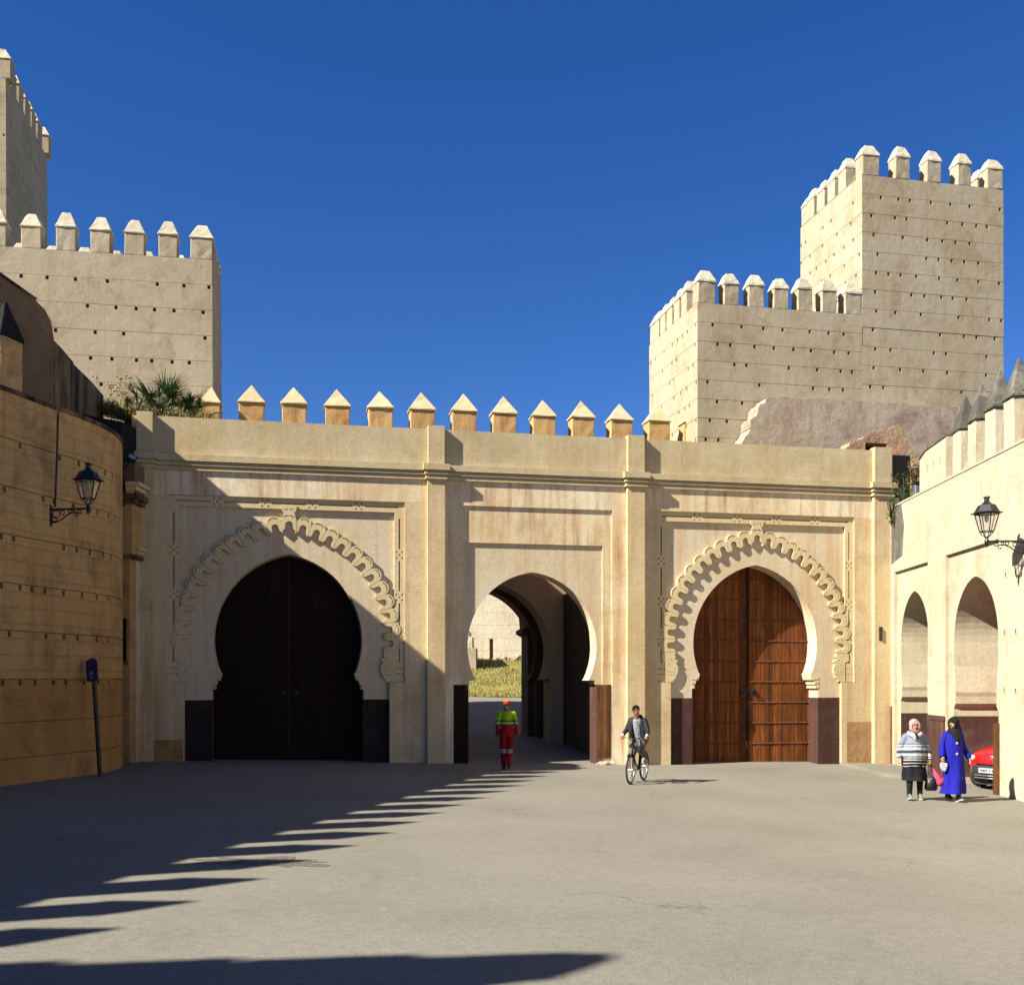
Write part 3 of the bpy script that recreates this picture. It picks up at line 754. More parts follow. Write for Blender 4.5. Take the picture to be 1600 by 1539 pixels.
tower('tall_tower', TD, -9, 0, 0, 9.2, 35.4, 'tall tower cut by the upper left edge of the picture', zc0=20, ch=1.02, nf=6, ns=6, batter=.004, mkey='tower_d')

# low broken wall in front of the right towers, and the orange ruin
RU = Fr(0, 35.2, 12.0)
rw = RU.emp('ruined_wall', label='low broken sandy wall standing in front of the right towers', cat='wall')
prof = [(1158, 702), (1160, 690), (1172, 672), (1174, 655), (1183, 648), (1186, 634), (1194, 630), (1199, 622), (1230, 620), (1262, 624), (1300, 623), (1345, 628), (1400, 630), (1450, 634), (1520, 638)]
top = [RU.px(x, y) for x, y in prof]; fine = []
for (a, b), (c, d) in zip(top, top[1:]):
    for k in range(5): t_ = k / 5; fine.append((a + (c - a) * t_ + rnd.uniform(-.03, .03), b + (d - b) * t_ + rnd.uniform(-.03, .04)))
fine.append(top[-1]); slab('broken_wall', [(fine[0][0] - .1, 3)] + [(fine[-1][0], 3)] + fine[::-1], M['ruin'], rw, 0, .8)
prof = [(1320, 702), (1333, 690), (1352, 683), (1402, 663), (1412, 672), (1417, 690), (1424, 702), (1432, 708), (1437, 722), (1436, 745), (1430, 760), (1428, 790), (1424, 830)]
RO = Fr(0, 33.2, 12.0)
ro = RO.emp('ruined_gable', label='broken orange gable of old masonry behind the right end of the gatehouse', cat='ruin')
top = [RO.px(x, y) for x, y in prof]; fine = []
for (a, b), (c, d) in zip(top, top[1:]):
    for k in range(4): t_ = k / 4; fine.append((a + (c - a) * t_ + rnd.uniform(-.04, .04), b + (d - b) * t_ + rnd.uniform(-.03, .04)))
fine.append(top[-1])
hole = [RO.px(x, y) for x, y in ((1352, 716), (1386, 716), (1386, 693), (1352, 692))]
slab('gable_wall', [(fine[0][0], 5), (fine[-1][0], 5)] + fine[::-1], M['ruin_orange'], ro, 0, .6, [[p for p in hole]])
bm = bmesh.new(); (a, z0), (b, z1) = RO.px(1340, 760), RO.px(1396, 690); box(bm, a, b, .61, .75, z0, z1); mobj('opening_shade_panel', bm, M['shade_cap_black'], ro)  # black panel paints the shade inside the gable opening
bm = bmesh.new(); (a, z0), (b, z1) = RO.px(1392, 745, -.1), RO.px(1436, 722, -.1)
for k in range(26):
    x = rnd.uniform(a + .1, b - .1); z = rnd.uniform(z0 - 1.0, z1 - .1); w_ = rnd.uniform(.1, .2); box(bm, x, x + w_, -rnd.uniform(.02, .09), .02, z, z + .07)
tag(mobj('loose_brick', bm, M['brick_pale'], ro), kind='stuff')
# block painted black for the shade in the gap beside the last pier
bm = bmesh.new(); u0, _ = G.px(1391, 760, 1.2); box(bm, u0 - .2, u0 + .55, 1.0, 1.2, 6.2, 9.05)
o = mobj('gap_shade_block', bm, M['shade_cap_black'], gate)

# far wall and bits seen through the passage
FW = Fr(0, 62.0, 0)
fw = FW.emp('far_wall', label='sunlit pale rampart with a narrow doorway, seen through the middle arch', cat='wall')
zf = lambda u: 3.3 - (u + 2.2) * .33
u0 = -22.0; u1 = 12.0
dx0, dx1 = FW.px(765, 1000)[0], FW.px(770.5, 1000)[0]; dz0, dz1 = FW.px(768, 1037)[1], FW.px(768, 998)[1]
slab('rampart', [(u0, 1), (u1, 1), (u1, 13), (u0 + .1, 13)], M['farwall'], fw, 0, .5, [rect(dx0, dx1, dz0, dz1)])
bm = bmesh.new(); box(bm, dx0 - .02, dx1 + .02, .3, .4, dz0, dz1); mobj('door', bm, M['orange'], fw)
for k in range(14):
    z = 3.9 + k * .72; bm = bmesh.new(); box(bm, u0 + .02, u1, -.006 - .004 * (k % 3), -.001, z + .004, z + .716)
    x0 = u0 + .02 if z + .7 < 0 else u0 + .02
    if z < dz1 + .05:
        bm.free(); bm = bmesh.new(); box(bm, u0 + .02, dx0 - .03, -.008, -.001, z + .004, z + .716); box(bm, dx1 + .03, u1, -.008, -.001, z + .004, z + .716)
    mobj('course', bm, M['farwall'], fw)
bm = bmesh.new()
for k in range(70):
    u = rnd.uniform(dx1 + .1, 2.2); s = rnd.uniform(.08, .22); ball(bm, (u, -rnd.uniform(.1, .9), gz(0, 61) - .1 + rnd.uniform(-.2, .35)), s, (1.2, 1, .8), 1)
tag(mobj('footing_stones', bm, M['ruin'], fw), kind='stuff')
# small far building left of it
p = at(738, 1032, 56); b_ = empty('far_house', (p.x - 1.0, 57, 0), 0, label='distant stepped stone building at the left edge of the middle arch view', cat='house')
for x0, x1, z0, z1, mat in ((-1.5, 1.15, 2, 3.9, M['ruin']), (-1.5, .95, 3.901, 4.5, M['farwall']), (-1.5, .8, 4.501, 4.8, M['ruin'])):
    bm = bmesh.new(); box(bm, x0, x1, 0, 3, z0, z1); mobj('storey', bm, mat, b_)
for k in range(0):
    bm = bmesh.new(); box(bm, .4 + .22 * k, .52 + .22 * k, -.03, -.002, 3.2, 3.6); mobj('window', bm, M['shade_cap_black'], b_)

# ------------------------------------------------------------------ left side: curved ochre wall with merlons
vdir = Vector((.248, .969)).normalized()
lw = empty('curved_wall', (0, 0, 0), 0, label='curving ochre rammed-earth wall along the left side of the square', cat='wall')
def smooth_path(P, n=6):
    out = []
    for i in range(len(P) - 1):
        p0, p1, p2, p3 = P[max(i - 1, 0)], P[i], P[i + 1], P[min(i + 2, len(P) - 1)]
        for k in range(n):
            t = k / n
            out.append(tuple(.5 * ((2 * p1[j]) + (-p0[j] + p2[j]) * t + (2 * p0[j] - 5 * p1[j] + 4 * p2[j] - p3[j]) * t * t + (-p0[j] + 3 * p1[j] - 3 * p2[j] + p3[j]) * t ** 3) for j in range(2)))
    out.append(P[-1]); return out
bend = smooth_path([(-9.8, 20.8), (-9.52, 22), (-9.2, 23.2), (-9.04, 24.3), (-9.14, 25.4), (-9.45, 26.4), (-9.62, 26.9)], 4)
A0 = (-9.8 - .256 * 20.8 - .0, 0.0)
path = [(A0[0] - .256 * 8, -8.0), (A0[0], 0.0)] + [(-9.8 - .256 * (20.8 - y), y) for y in (5, 10, 14, 17, 19)] + bend
offs = lambda P, d: [(x - d * .97, y + d * .1) for x, y in P]
# top steps down round the bend as the photo shows it nearly level
ZL = 7.85
rows = [-.3, .75, 1.45, 2.3, 3.24, 4.16, 5.1, 6.02, 6.95, ZL]
for k, (z0, z1) in enumerate(zip(rows, rows[1:])):
    hs = []; s = .4
    while s < 60:
        if rnd.random() < .8: hs.append(s)
        s += rnd.uniform(.38, .66)
    strip_course('course', path, z0, z1, hs if k not in (0, 1, len(rows) - 2) else [], M['leftbase'] if z1 < 2.4 else M['leftwall'], lw, hv=.11, hw=.09, gap=.016, depth=.115)
bm = bmesh.new(); inner = offs(path, .125); outer = offs(path, .9)
plan_prism(bm, inner + outer[::-1], -.5, ZL - .03); mobj('wall_core', bm, M['leftwall'], lw)
bm = bmesh.new(); inner = offs(path, -.03); outer = offs(path, .95); plan_prism(bm, inner + outer[::-1], ZL - .015, ZL + .07); mobj('coping', bm, M['sooty'], lw)
merlon_mesh('left', .62, .30, 1.05, .72, .10, .02, M['leftwall'], M['shade_cap_black'])
va = math.atan2(.969, .248)
for k in range(-11, 6):
    Y = 15.04 + 1.25 * k; X = -9.8 + .256 * (Y - 20.8)
    put_merlon(lw, 'left', X - .12, Y, ZL + .05, math.pi / 2 - .255)
bm = bmesh.new(); tube(bm, [at(91, 636, 22.1), at(89.5, 700, 22.2), at(86, 792, 22.25)], .022, 6)
mobj('downpipe_cable', bm, M['black_metal'], lw)

# big tower of the same wall, behind the photographer's left: throws the shadow across the bottom of the picture
TE = Fr(-13.4, 1.6, 90 - math.degrees(math.atan(.256)) )
te = empty('corner_tower', (-12.75, 2.35, 0), R(9), label='square tower on the ochre wall left behind the camera', cat='tower')
bm = bmesh.new(); box(bm, -5, 0, -5, 0, -.5, 10.0); mobj('tower_body', bm, M['leftwall'], te)
merlon_mesh('te', .75, .45, 1.25, .7, .25, .03, M['leftwall'], M['greycap'])
for k in range(4):
    put_merlon(te, 'te', -.5 - 1.33 * k, -.6, 10.0); put_merlon(te, 'te', -.5 - 1.33 * k, -5, 10.0)
    put_merlon(te, 'te', 0, -.5 - 1.33 * k, 10.0, math.pi / 2)

# brick block above and the soot-stained stair wall
bb = Fr(-10.08, 23.95, 81.0)
bk = bb.emp('brick_bastion', label='weathered brick bastion rising above the ochre wall at the left edge', cat='bastion')
bm = bmesh.new(); slab_bm(bm, [(-2.5, 7), (0, 7), (0, 9.75), (-.12, 10.12), (-.35, 10.3), (-.7, 10.38), (-2.5, 10.5)], (), 0, 2.2); bmesh.ops.recalc_face_normals(bm, faces=bm.faces)
mobj('brickwork', bm, M['brick'], bk)
bm = bmesh.new(); slab_bm(bm, [(-2.5, 10.502), (-.7, 10.382), (-.68, 10.43), (-2.5, 10.56)], (), -.03, 2.2); mobj('coping', bm, M['sooty'], bk)
sw = empty('stair_wall', (0, 0, 0), 0, label='soot-stained curving upper wall between the brick bastion and the palm', cat='wall')
P_ = smooth_path([(-10.09, 24.0), (-10.18, 24.7), (-10.32, 25.6), (-10.42, 26.5), (-10.5, 27.2), (-10.7, 28.5)], 4)
bm = bmesh.new(); plan_prism(bm, P_[:9] + [(x - .6, y) for x, y in P_[:9]][::-1], 6.5, 9.74); mobj('upper_wall', bm, M['sooty'], sw)
bm = bmesh.new(); plan_prism(bm, P_[8:] + [(x - .6, y) for x, y in P_[8:]][::-1], 6.5, 9.70); mobj('upper_wall', bm, M['sooty'], sw)
bm = bmesh.new(); plan_prism(bm, [(-10.35, 25.6), (-9.5, 26.45), (-9.4, 27.3), (-10.6, 28.3)], 6.5, 8.55); mobj('gap_shade_ledge', bm, M['shade_cap_black'], sw)  # black colour stands in for the deep shade under the parapet

# corner pier where the ochre wall meets the gatehouse
cp = empty('corner_pier', (0, 0, 0), 0, label='old brick corner pier with stone mouldings left of the gatehouse', cat='pier')
def wbox(name, x0, x1, Y0, Y1, y0, y1, mat, px=0.0):
    """box whose near face covers photo columns x0..x1 at depth Y0"""
    a, b = (x0 - CX) / F * Y0, (x1 - CX) / F * Y0; zt, zb = CAMZ + (HY - y0) / F * Y0, CAMZ + (HY - y1) / F * Y0
    bm = bmesh.new(); box(bm, a, b, Y0, Y1, max(zb, -.5), zt); bmesh.ops.bevel(bm, geom=list(bm.edges), offset=.008, segments=1, affect='EDGES'); return mobj(name, bm, mat, cp)
wbox('pier_shaft', 180, 203, 26.75, 27.9, 866, 1230, M['leftwall'])
wbox('pier_upper', 178, 211, 26.6, 27.9, 722, 772, M['brick'])
wbox('moulding', 176, 214, 26.5, 27.9, 770, 779, M['sooty']); wbox('moulding', 178, 211, 26.55, 27.9, 780, 786, M['sooty'])
wbox('pier_upper', 179, 207, 26.62, 27.9, 787, 866, M['leftwall'])
wbox('moulding', 178, 210, 26.58, 27.9, 866, 872, M['sooty'])
for k, (x, z) in enumerate(((.34, 7.05), (.26, 6.95), (.18, 6.86))):
    bm = bmesh.new(); box(bm, -9.42, -9.42 + x, 26.5 + .03 * k, 27.55, z - .05, z + .045); mobj('moulding', bm, M['facade'], cp)
for k, (x, z) in enumerate(((.26, 5.5), (.2, 5.42), (.12, 5.33))):
    bm = bmesh.new(); box(bm, -9.42, -9.42 + x, 26.8 + .03 * k, 27.55, z - .04, z + .035); mobj('moulding', bm, M['facade'], cp)
bm = bmesh.new(); box(bm, -9.62, -9.33, 27.0, 27.6, -.4, 6.8); mobj('pier_return', bm, M['facade'], cp)
bm = bmesh.new(); a = (190 - CX) / F * 26.74; b = (197.5 - CX) / F * 26.74
box(bm, a, b, 26.725, 26.745, 2.73, 3.78); mobj('niche_shade_plate', bm, M['shade_cap_black'], cp)  # black plate on the pier face paints the shade of a narrow niche
bm = bmesh.new(); box(bm, a - .04, b + .05, 26.66, 26.745, 2.66, 2.72); mobj('sill', bm, M['sooty'], cp)
# floodlight
p = at(206, 716, 26.3); fl = empty('floodlight', p, R(20), label='small grey floodlight under the left end of the cornice', cat='floodlight')
bm = bmesh.new(); box(bm, -.11, .11, -.05, .05, -.08, .08); mobj('housing', bm, M['black_metal'], fl, rot=(R(-30), R(25), 0))
bm = bmesh.new(); box(bm, -.085, .085, -.062, -.052, -.055, .055); mobj('glass', bm, simple('floodlight_glass', C(190, 195, 200), .15), fl, rot=(R(-30), R(25), 0))
bm = bmesh.new(); tube(bm, [(0, .03, 0), (-.1, .2, -.15), (-.3, .4, -.25)], .015, 6); mobj('bracket', bm, M['black_metal'], fl)

# ------------------------------------------------------------------ right side wall
RW = Fr(9.7, 0, math.degrees(math.atan2(-1, -.041)))
rt = RW.emp('arcade_wall', label='bright cream wall with two deep pointed arches along the right side', cat='wall')
V = lambda x, y, d=0: RW.px(x, y, d)
uFar, uNear = V(1389, 1000)[0], V(1600, 1000)[0] + 14
ZT = 7.22
def arch_r(x0, x1, yap, ynotch, znotch=None):
    (a, _), (b, _) = V(x0, 1000), V(x1, 1000); c = (a + b) / 2; wa = (b - a) / 2
    za = V((x0 + x1) / 2, yap)[1]; zn = V(x0, ynotch)[1]
    zw = V(x0, 1003)[1]; rise = za - zw; e = (rise * rise - wa * wa) / (2 * wa) if rise > wa else 0.0; Rr = wa + e
    a1 = math.acos(e / Rr); k_ = rise / (Rr * math.sin(a1)); wn = wa * .93
    up = [(-e + Rr * math.cos(a1 * t / 14), zw + k_ * Rr * math.sin(a1 * t / 14)) for t in range(14)] + [(0, za)]
    lo = [(wa + .02, ZB), (wa + .02, zn - .42), (wn, zn - .3), (wn, zn - .12), (wn - .02, zn - .02), (wa * .955, zn + .3), (wa * .985, (zn + zw) / 2)]
    rt_ = lo + up; op = [(c + x, z) for x, z in rt_] + [(c - x, z) for x, z in reversed(rt_[:-1])]
    return op, c, wa, za, zn
o1, c1, w1, za1, zn1 = arch_r(1403.5, 1446, 923, 1072)
o2, c2, w2, za2, zn2 = arch_r(1485.5, 1554, 900, 1080)
q1 = (c1 - w1 - .35, c1 + w1 + .18, V(1420, 887)[1]); q2 = (c2 - w2 - .35, c2 + w2 + .22, V(1512, 857)[1])
mid = (q1[1] + q2[0]) / 2
# face layer with rectangular shallow panels, then the thick wall with arches
slab('wall_face', [(uFar, ZB), (q1[0], ZB), (q1[0], q1[2]), (q1[1], q1[2]), (q1[1], ZB), (q2[0], ZB), (q2[0], q2[2]), (q2[1], q2[2]), (q2[1], ZB), (uNear, ZB), (uNear, ZT), (uFar, ZT)], M['rightwall'], rt, 0, .08)
slab('arch_wall', [(uFar, ZB)] + o1[::-1][0:0] + [p for p in sorted([(0, 0)])][0:0] + [p for p in reversed(o1)][::1] + [p for p in reversed(o2)] + [(uNear, ZB), (uNear, ZT), (uFar, ZT)], M['rightwall'], rt, .081, 2.2)
slab('coping', rect(uFar + .3, uNear, ZT + .001, ZT + .05), M['rightwall'], rt, -.02, 1.6)
# gallery behind
bm = bmesh.new(); box(bm, uFar - .3, uNear, 6.5, 6.8, ZB, 6.4); box(bm, uFar - .3, uNear, 2.21, 6.8, 6.0, 6.4); box(bm, uFar - .5, uFar - .2, 2.21, 6.5, ZB, 6.0)
mobj('gallery', bm, M['niche'], rt)
# jamb linings: mouldings and brown dado on the far jambs and on the pier between
for c, wa, zn in ((c1, w1, zn1), (c2, w2, zn2)):
    uj = c - wa - .02
    for zz, hh, pr in ((zn - .30, .05, .04), (zn - .2, .07, .07)):
        bm = bmesh.new(); box(bm, uj - .02, uj + pr, .5, 2.2, zz, zz + hh); mobj('ledge_moulding', bm, M['niche'], rt)
    bm = bmesh.new(); box(bm, uj - .02, uj + .012, .083, 2.2, ZB, V(1500, 1120, 0)[1] if c is c2 else 1.32); mobj('dado', bm, M['dado'], rt)
    bm = bmesh.new(); box(bm, uj - .02, uj + .03, .084, 2.2, ZB, gz(11) + .14); mobj('plinth', bm, M['ruin'], rt)
bp0, bp1 = c1 + w1 + .2, c2 - w2 - .36
n = 9
for k in range(n):
    a = bp0 + (bp1 - bp0) * k / n; bm = bmesh.new(); box(bm, a, a + (bp1 - bp0) / n - .012, -.02 + rnd.uniform(-.004, .004), -.0005, gz(10.9) + .05, 1.36)
    mobj('dado_board', bm, M['wood_dado'] if k % 4 == 3 else M['dado'], rt)
bm = bmesh.new(); box(bm, bp0, bp1, -.035, -.021, 1.24, 1.32); mobj('dado_rail', bm, M['dado'], rt)
bm = bmesh.new(); a = V(1553.5, 1200)[0]; box(bm, a, V(1562, 1200)[0], -.03, -.0005, -.4, V(1557, 1130)[1]); mobj('corner_board', bm, M['wood_dado'], rt)
bm = bmesh.new(); box(bm, uFar + .1, uFar + .32, -.02, -.0005, gz(11) - .05, 1.5); mobj('corner_board', bm, M['wood_dado'], rt)
# grey weathered patch at the top left corner
a, b = V(1392, 850)[0], V(1410, 850)[0]
slab('weathered_patch', [(a + .05, 5.6), (b, 5.75), (b + .15, 6.6), (b - .1, 7.2), (a + .05, 7.2)], M['greypatch'], rt, -.006, -.0005)
# rows of holes: mortar rims round plates painted black for the shade inside
for zz in (4.55, 3.3, 2.05):
    for k in range(12):
        u = c2 + w2 + .55 + k * .62 + rnd.uniform(-.08, .08)
        bm = bmesh.new(); slab_bm(bm, rect(u - .06, u + .06, zz - .07, zz + .07), [rect(u - .03, u + .03, zz - .045, zz + .045)], -.012, 0); mobj('putlog_socket', bm, M['rightwall'], rt)
        bm = bmesh.new(); box(bm, u - .03, u + .03, -.004, -.001, zz - .045, zz + .045); mobj('socket_shade_plate', bm, M['shade_cap_black'], rt)
# merlons above
merlon_mesh('right', .52, .46, 1.22, .92, .07, .04, M['rightwall'], M['greycap'])
for k, x in enumerate((1495, 1518.6, 1547, 1577, 1611)):
    u = V(x, 640, .3)[0]; put_merlon(rt, 'right', u, .28, ZT + .05)
st0 = V(1611, 640, .3)[0]
for k in range(1, 8): put_merlon(rt, 'right', st0 + 1.1 * k, .28, ZT + .05)
us = [V(x, 640, .3)[0] for x in (1495, 1518.6, 1547, 1577, 1611)] + [st0 + 1.1]
for a, b in zip(us, us[1:]):
    bm = bmesh.new(); box(bm, a + .3, b - .3, .5, .8, ZT + .05, ZT + .05 + rnd.uniform(.4, .6)); mobj('infill', bm, M['greypatch'], rt)
a, b = V(1437, 750, .28)[0], V(1478, 750, .28)[0]; ph = [rect(a + .55 + .5 * k, a + .63 + .5 * k, 7.85, 8.05) for k in range(3)]
slab('parapet', [(a, ZT + .05), (b, ZT + .05), (b, 8.5), (a + .5, 8.45), (a, 8.3)], M['rightwall'], rt, .28, .7, ph)
slab('parapet_crust', [(a, 8.302), (a + .5, 8.452), (b, 8.502), (b, 8.56), (a, 8.42)], M['greypatch'], rt, .25, .75)

# pavement strip at the right foot of the gatehouse
bm = bmesh.new(); pts = [G.world(U(1312), -.01), G.world(U(1391), -.01), RW.world(c1 + w1, -.02), Vector((9.9, 27.6, 0)), Vector((9.6, 28.2, 0)), G.world(U(1312), -1.0)]
tri = [bm.verts.new((p.x, p.y, gz(p.x) + .1)) for p in pts]; lo = [bm.verts.new((p.x, p.y, gz(p.x) - .2)) for p in pts]
bm.faces.new(tri)
for i in range(len(pts)): bm.faces.new((lo[i], lo[(i + 1) % 6], tri[(i + 1) % 6], tri[i]))
bmesh.ops.recalc_face_normals(bm, faces=bm.faces)
tag(mobj('pavement', bm, M['ground']), 'low pavement corner between the right gate and the cream wall', kind='structure')
# sunken rough patch in the square
bm = bmesh.new(); c = at(415, 1358, 13.3); N = 40; vs = []
for k in range(N):
    a = 2 * math.pi * k / N; r_ = 1 + .75 * noise.noise(Vector((math.cos(a) * 2.6, math.sin(a) * 2.6, 5))) + .3 * noise.noise(Vector((math.cos(a) * 9, math.sin(a) * 9, 2)))
    x, y = c.x + .68 * r_ * math.cos(a), 13.25 + .3 * r_ * math.sin(a); vs.append(bm.verts.new((x, y, gz(x) + .004)))
bm.faces.new(vs)
tag(mobj('asphalt_patch', bm, M['patch']), 'rough dark repaired patch in the asphalt at the lower left', kind='structure')
for x, y, s in ((330, 1258, .5), (365, 1203, .9), (1357, 1212, .55)):
    pass
# ------------------------------------------------------------------ lamps, sign, plants
q = NB('lamp_glass'); tr = q.n('ShaderNodeBsdfTransparent'); gs = q.n('ShaderNodeBsdfGlossy'); gs.inputs['Roughness'].default_value = .08; mx = q.n('ShaderNodeMixShader'); mx.inputs[0].default_value = .1
q.l(tr.outputs[0], mx.inputs[1]); q.l(gs.outputs[0], mx.inputs[2]); q.l(mx.outputs[0], q.out.inputs[0]); M['glass'] = q.m
def wall_lamp(label, mount, direction, z, L=.85):
    """mount: plan point on the wall, direction: plan unit vector away from it, z: bracket height"""
    a = math.atan2(direction[1], direction[0])
    t = empty('street_lamp', (mount[0], mount[1], z), a, label=label, cat='lamp', group='black lanterns on wrought iron wall brackets')
    bm = bmesh.new(); box(bm, 0, .03, -.05, .05, -.26, .2); box(bm, .0, .045, -.035, .035, -.22, .16); mobj('wall_plate', bm, M['black_metal'], t)
    bm = bmesh.new(); tube(bm, [(.02, 0, .1), (L, 0, .1)], .02, 8)
    tube(bm, [(.02, 0, -.17), (.14, 0, -.16), (.28, 0, -.1), (.38, 0, -.02), (.5, 0, .03), (.6, 0, .02), (.63, 0, -.03), (.58, 0, -.06), (.55, 0, -.02)], .014, 6)
    for cx, cz, r_ in ((.14, -.0, .08), (.28, .03, .045), (.44, .055, .035), (.53, .045, .03), (.1, -.1, .05), (.66, .04, .04)):
        tube(bm, [(cx + r_ * math.cos(k * .5), 0, cz + r_ * math.sin(k * .5)) for k in range(13)], .011, 6)
    ball(bm, (.47, 0, .1), .03); mobj('bracket', bm, M['black_metal'], t)
    lx = L
    bm = bmesh.new(); lathe(bm, [(.015, -.02), (.035, .06), (.05, .1), (.03, .16), (.045, .19)], 10, (lx, 0, 0)); mobj('lamp_foot', bm, M['black_metal'], t)
    z0, z1, r0, r1 = .30, .66, .135, .235
    bm = bmesh.new(); ph = math.pi / 6
    P = lambda r_, k, zz: (lx + r_ * math.cos(ph + k * math.pi / 3), r_ * math.sin(ph + k * math.pi / 3), zz)
    for k in range(6):
        tube(bm, [P(r0, k, z0), P(r1, k, z1)], .012, 6); tube(bm, [P(r0, k, z0), P(r0, k + 1, z0)], .012, 6); tube(bm, [P(r1, k, z1), P(r1, k + 1, z1)], .013, 6)
        if k % 1 == 0: tube(bm, [P(r0, k, z0), P(.09, k, .23), P(.03, k, .18)], .009, 6)
    mobj('lantern_frame', bm, M['black_metal'], t)
    for k in range(6):
        bm = bmesh.new(); f = [P(r0 - .004, k, z0), P(r0 - .004, k + 1, z0), P(r1 - .004, k + 1, z1), P(r1 - .004, k, z1)]
        c = Vector((lx, 0, 0)); inn = [(lx + (x - lx) * .975, y * .975, zz) for x, y, zz in f]
        vs = [bm.verts.new(v) for v in f] + [bm.verts.new(v) for v in inn]
        bm.faces.new(vs[:4]); bm.faces.new(vs[4:][::-1])
        for i in range(4): bm.faces.new((vs[i], vs[i + 4], vs[(i + 1) % 4 + 4], vs[(i + 1) % 4]))
        mobj('pane', bm, M['glass'], t)
    bm = bmesh.new(); lathe(bm, [(.32, 0), (.32, .012), (.25, .03), (.17, .17), (.10, .20), (.07, .23), (.05, .25), (.05, .31), (.075, .33), (.07, .345), (.02, .36)], 6, (lx, 0, z1 + .012), ph=ph)
    mobj('lamp_roof', bm, M['black_metal'], t)
    bm = bmesh.new(); lathe(bm, [(.02, 0), (.045, .05), (.05, .1), (.03, .15)], 10, (lx, 0, z1 - .17)); mobj('bulb', bm, M['white'], t, smooth=True)
    return t
wall_lamp('black lantern on its bracket on the shaded ochre wall, a cable running up above it', (-9.47, 22.3), (.985, -.17), 5.66)
mp_ = RW.world(0, 0); Ym = 22.35
wall_lamp('black lantern on its bracket on the sunlit cream wall, over the shadow it casts', (9.7 + .041 * Ym, Ym), (-.999, .041), 5.02)

# leaning pole with a purple panel
p = Vector((-8.78, 23.2, 0)); p.z = gz(p.x) - .05
t = empty('pole_sign', p, R(14), label='leaning thin black pole with a small purple panel by the ochre wall', cat='sign')
t.rotation_euler = (0, R(-3.6), R(0))
bm = bmesh.new(); tube(bm, [(0, 0, 0), (0, 0, 2.1)], .045, 10); mobj('pole', bm, M['black_metal'], t)
pm = NB('purple_panel'); v = pm.pos(obj=True); nn = pm.noise(v, 9, 3, .6, 2.5)
purple = pm.fin(pm.ramp(nn, [(.0, C(40, 22, 80)), (.56, C(56, 30, 110)), (.58, C(200, 190, 220)), (.66, C(150, 120, 190)), (.68, C(50, 26, 100))], 'CONSTANT'), .35)
def rounded(wd, h, n=8): return [(-wd, 0), (wd, 0), (wd, h - wd)] + [(wd * math.cos(math.pi * k / n), h - wd + wd * math.sin(math.pi * k / n)) for k in range(1, n)] + [(-wd, h - wd)]
bm = bmesh.new(); slab_bm(bm, rounded(.085, .5), (), -.03, .03); bmesh.ops.recalc_face_normals(bm, faces=bm.faces); o = mobj('panel', bm, purple, t, loc=(.02, -.05, 2.08))
bm = bmesh.new(); slab_bm(bm, rounded(.07, .46), (), -.07, .07); bmesh.ops.recalc_face_normals(bm, faces=bm.faces); mobj('panel_case', bm, M['black_metal'], t, loc=(-.07, .03, 2.09))

def blade_bm(bm, p, d, L, w_, bend=.3, n=4):
    d = Vector(d).normalized(); s = d.cross(Vector((0, 0, 1))); s = (s.normalized() if s.length > .01 else Vector((1, 0, 0))) * w_
    p = Vector(p); prev = None
    for k in range(n + 1):
        t = k / n; c = p + d * L * t + Vector((0, 0, -bend * L * t * t)); ww = s * (1 - t) ** .7 if k else s
        cur = (bm.verts.new(c - ww), bm.verts.new(c + ww + Vector((0, 0, .0008))))
        if prev: bm.faces.new((prev[0], prev[1], cur[1], cur[0]))
        prev = cur
def fan_palm(name, base, R_, nfr, label, seed, mat):
    rr = random.Random(seed); t = empty(name, base, 0, label=label, cat='palm')
    bm = bmesh.new(); lathe(bm, [(.14, -.3), (.12, .15), (.06, .3)], 8); mobj('trunk', bm, M['stem'], t)
    for k in range(nfr):
        az = rr.uniform(0, 2 * math.pi); el = rr.uniform(.15, 1.35); L = R_ * rr.uniform(.4, .6)
        d = Vector((math.cos(az) * math.cos(el), math.sin(az) * math.cos(el), math.sin(el))); tip = d * L
        bm = bmesh.new(); tube(bm, [(0, 0, .1), tuple(d * L * .5 + Vector((0, 0, .06))), tuple(tip)], .012, 5)
        side = d.cross(Vector((0, 0, 1))).normalized(); n_ = 22
        for j in range(n_):
            a = (-1 + 2 * j / (n_ - 1)) * R(118); dd = d * math.cos(a) + side * math.sin(a) + d.cross(side) * rr.uniform(-.1, .1)
            blade_bm(bm, tip, dd, R_ * rr.uniform(.42, .6) * (1 - .25 * abs(a) / 2), .022, rr.uniform(.05, .25), 3)
        mobj('frond', bm, mat if rr.random() < .7 else M['palm_dark'], t)
pz = at(252, 652, 28.6)
fan_palm('fan_palm', (pz.x, 28.6, pz.z + .0), 1.35, 26, 'large dark green fan palm growing on the roof before the left tower', 3, M['palm'])
pz = at(303, 655, 28.8); fan_palm('fan_palm', (pz.x, 28.8, pz.z - .05), .85, 16, 'smaller fan palm to the right of the large one on the roof', 5, M['palm'])
pz = at(202, 650, 28.3); fan_palm('fan_palm', (pz.x, 28.3, pz.z - .1), .7, 12, 'low scrubby palm to the left of the large one on the roof', 8, M['palm_dark'])

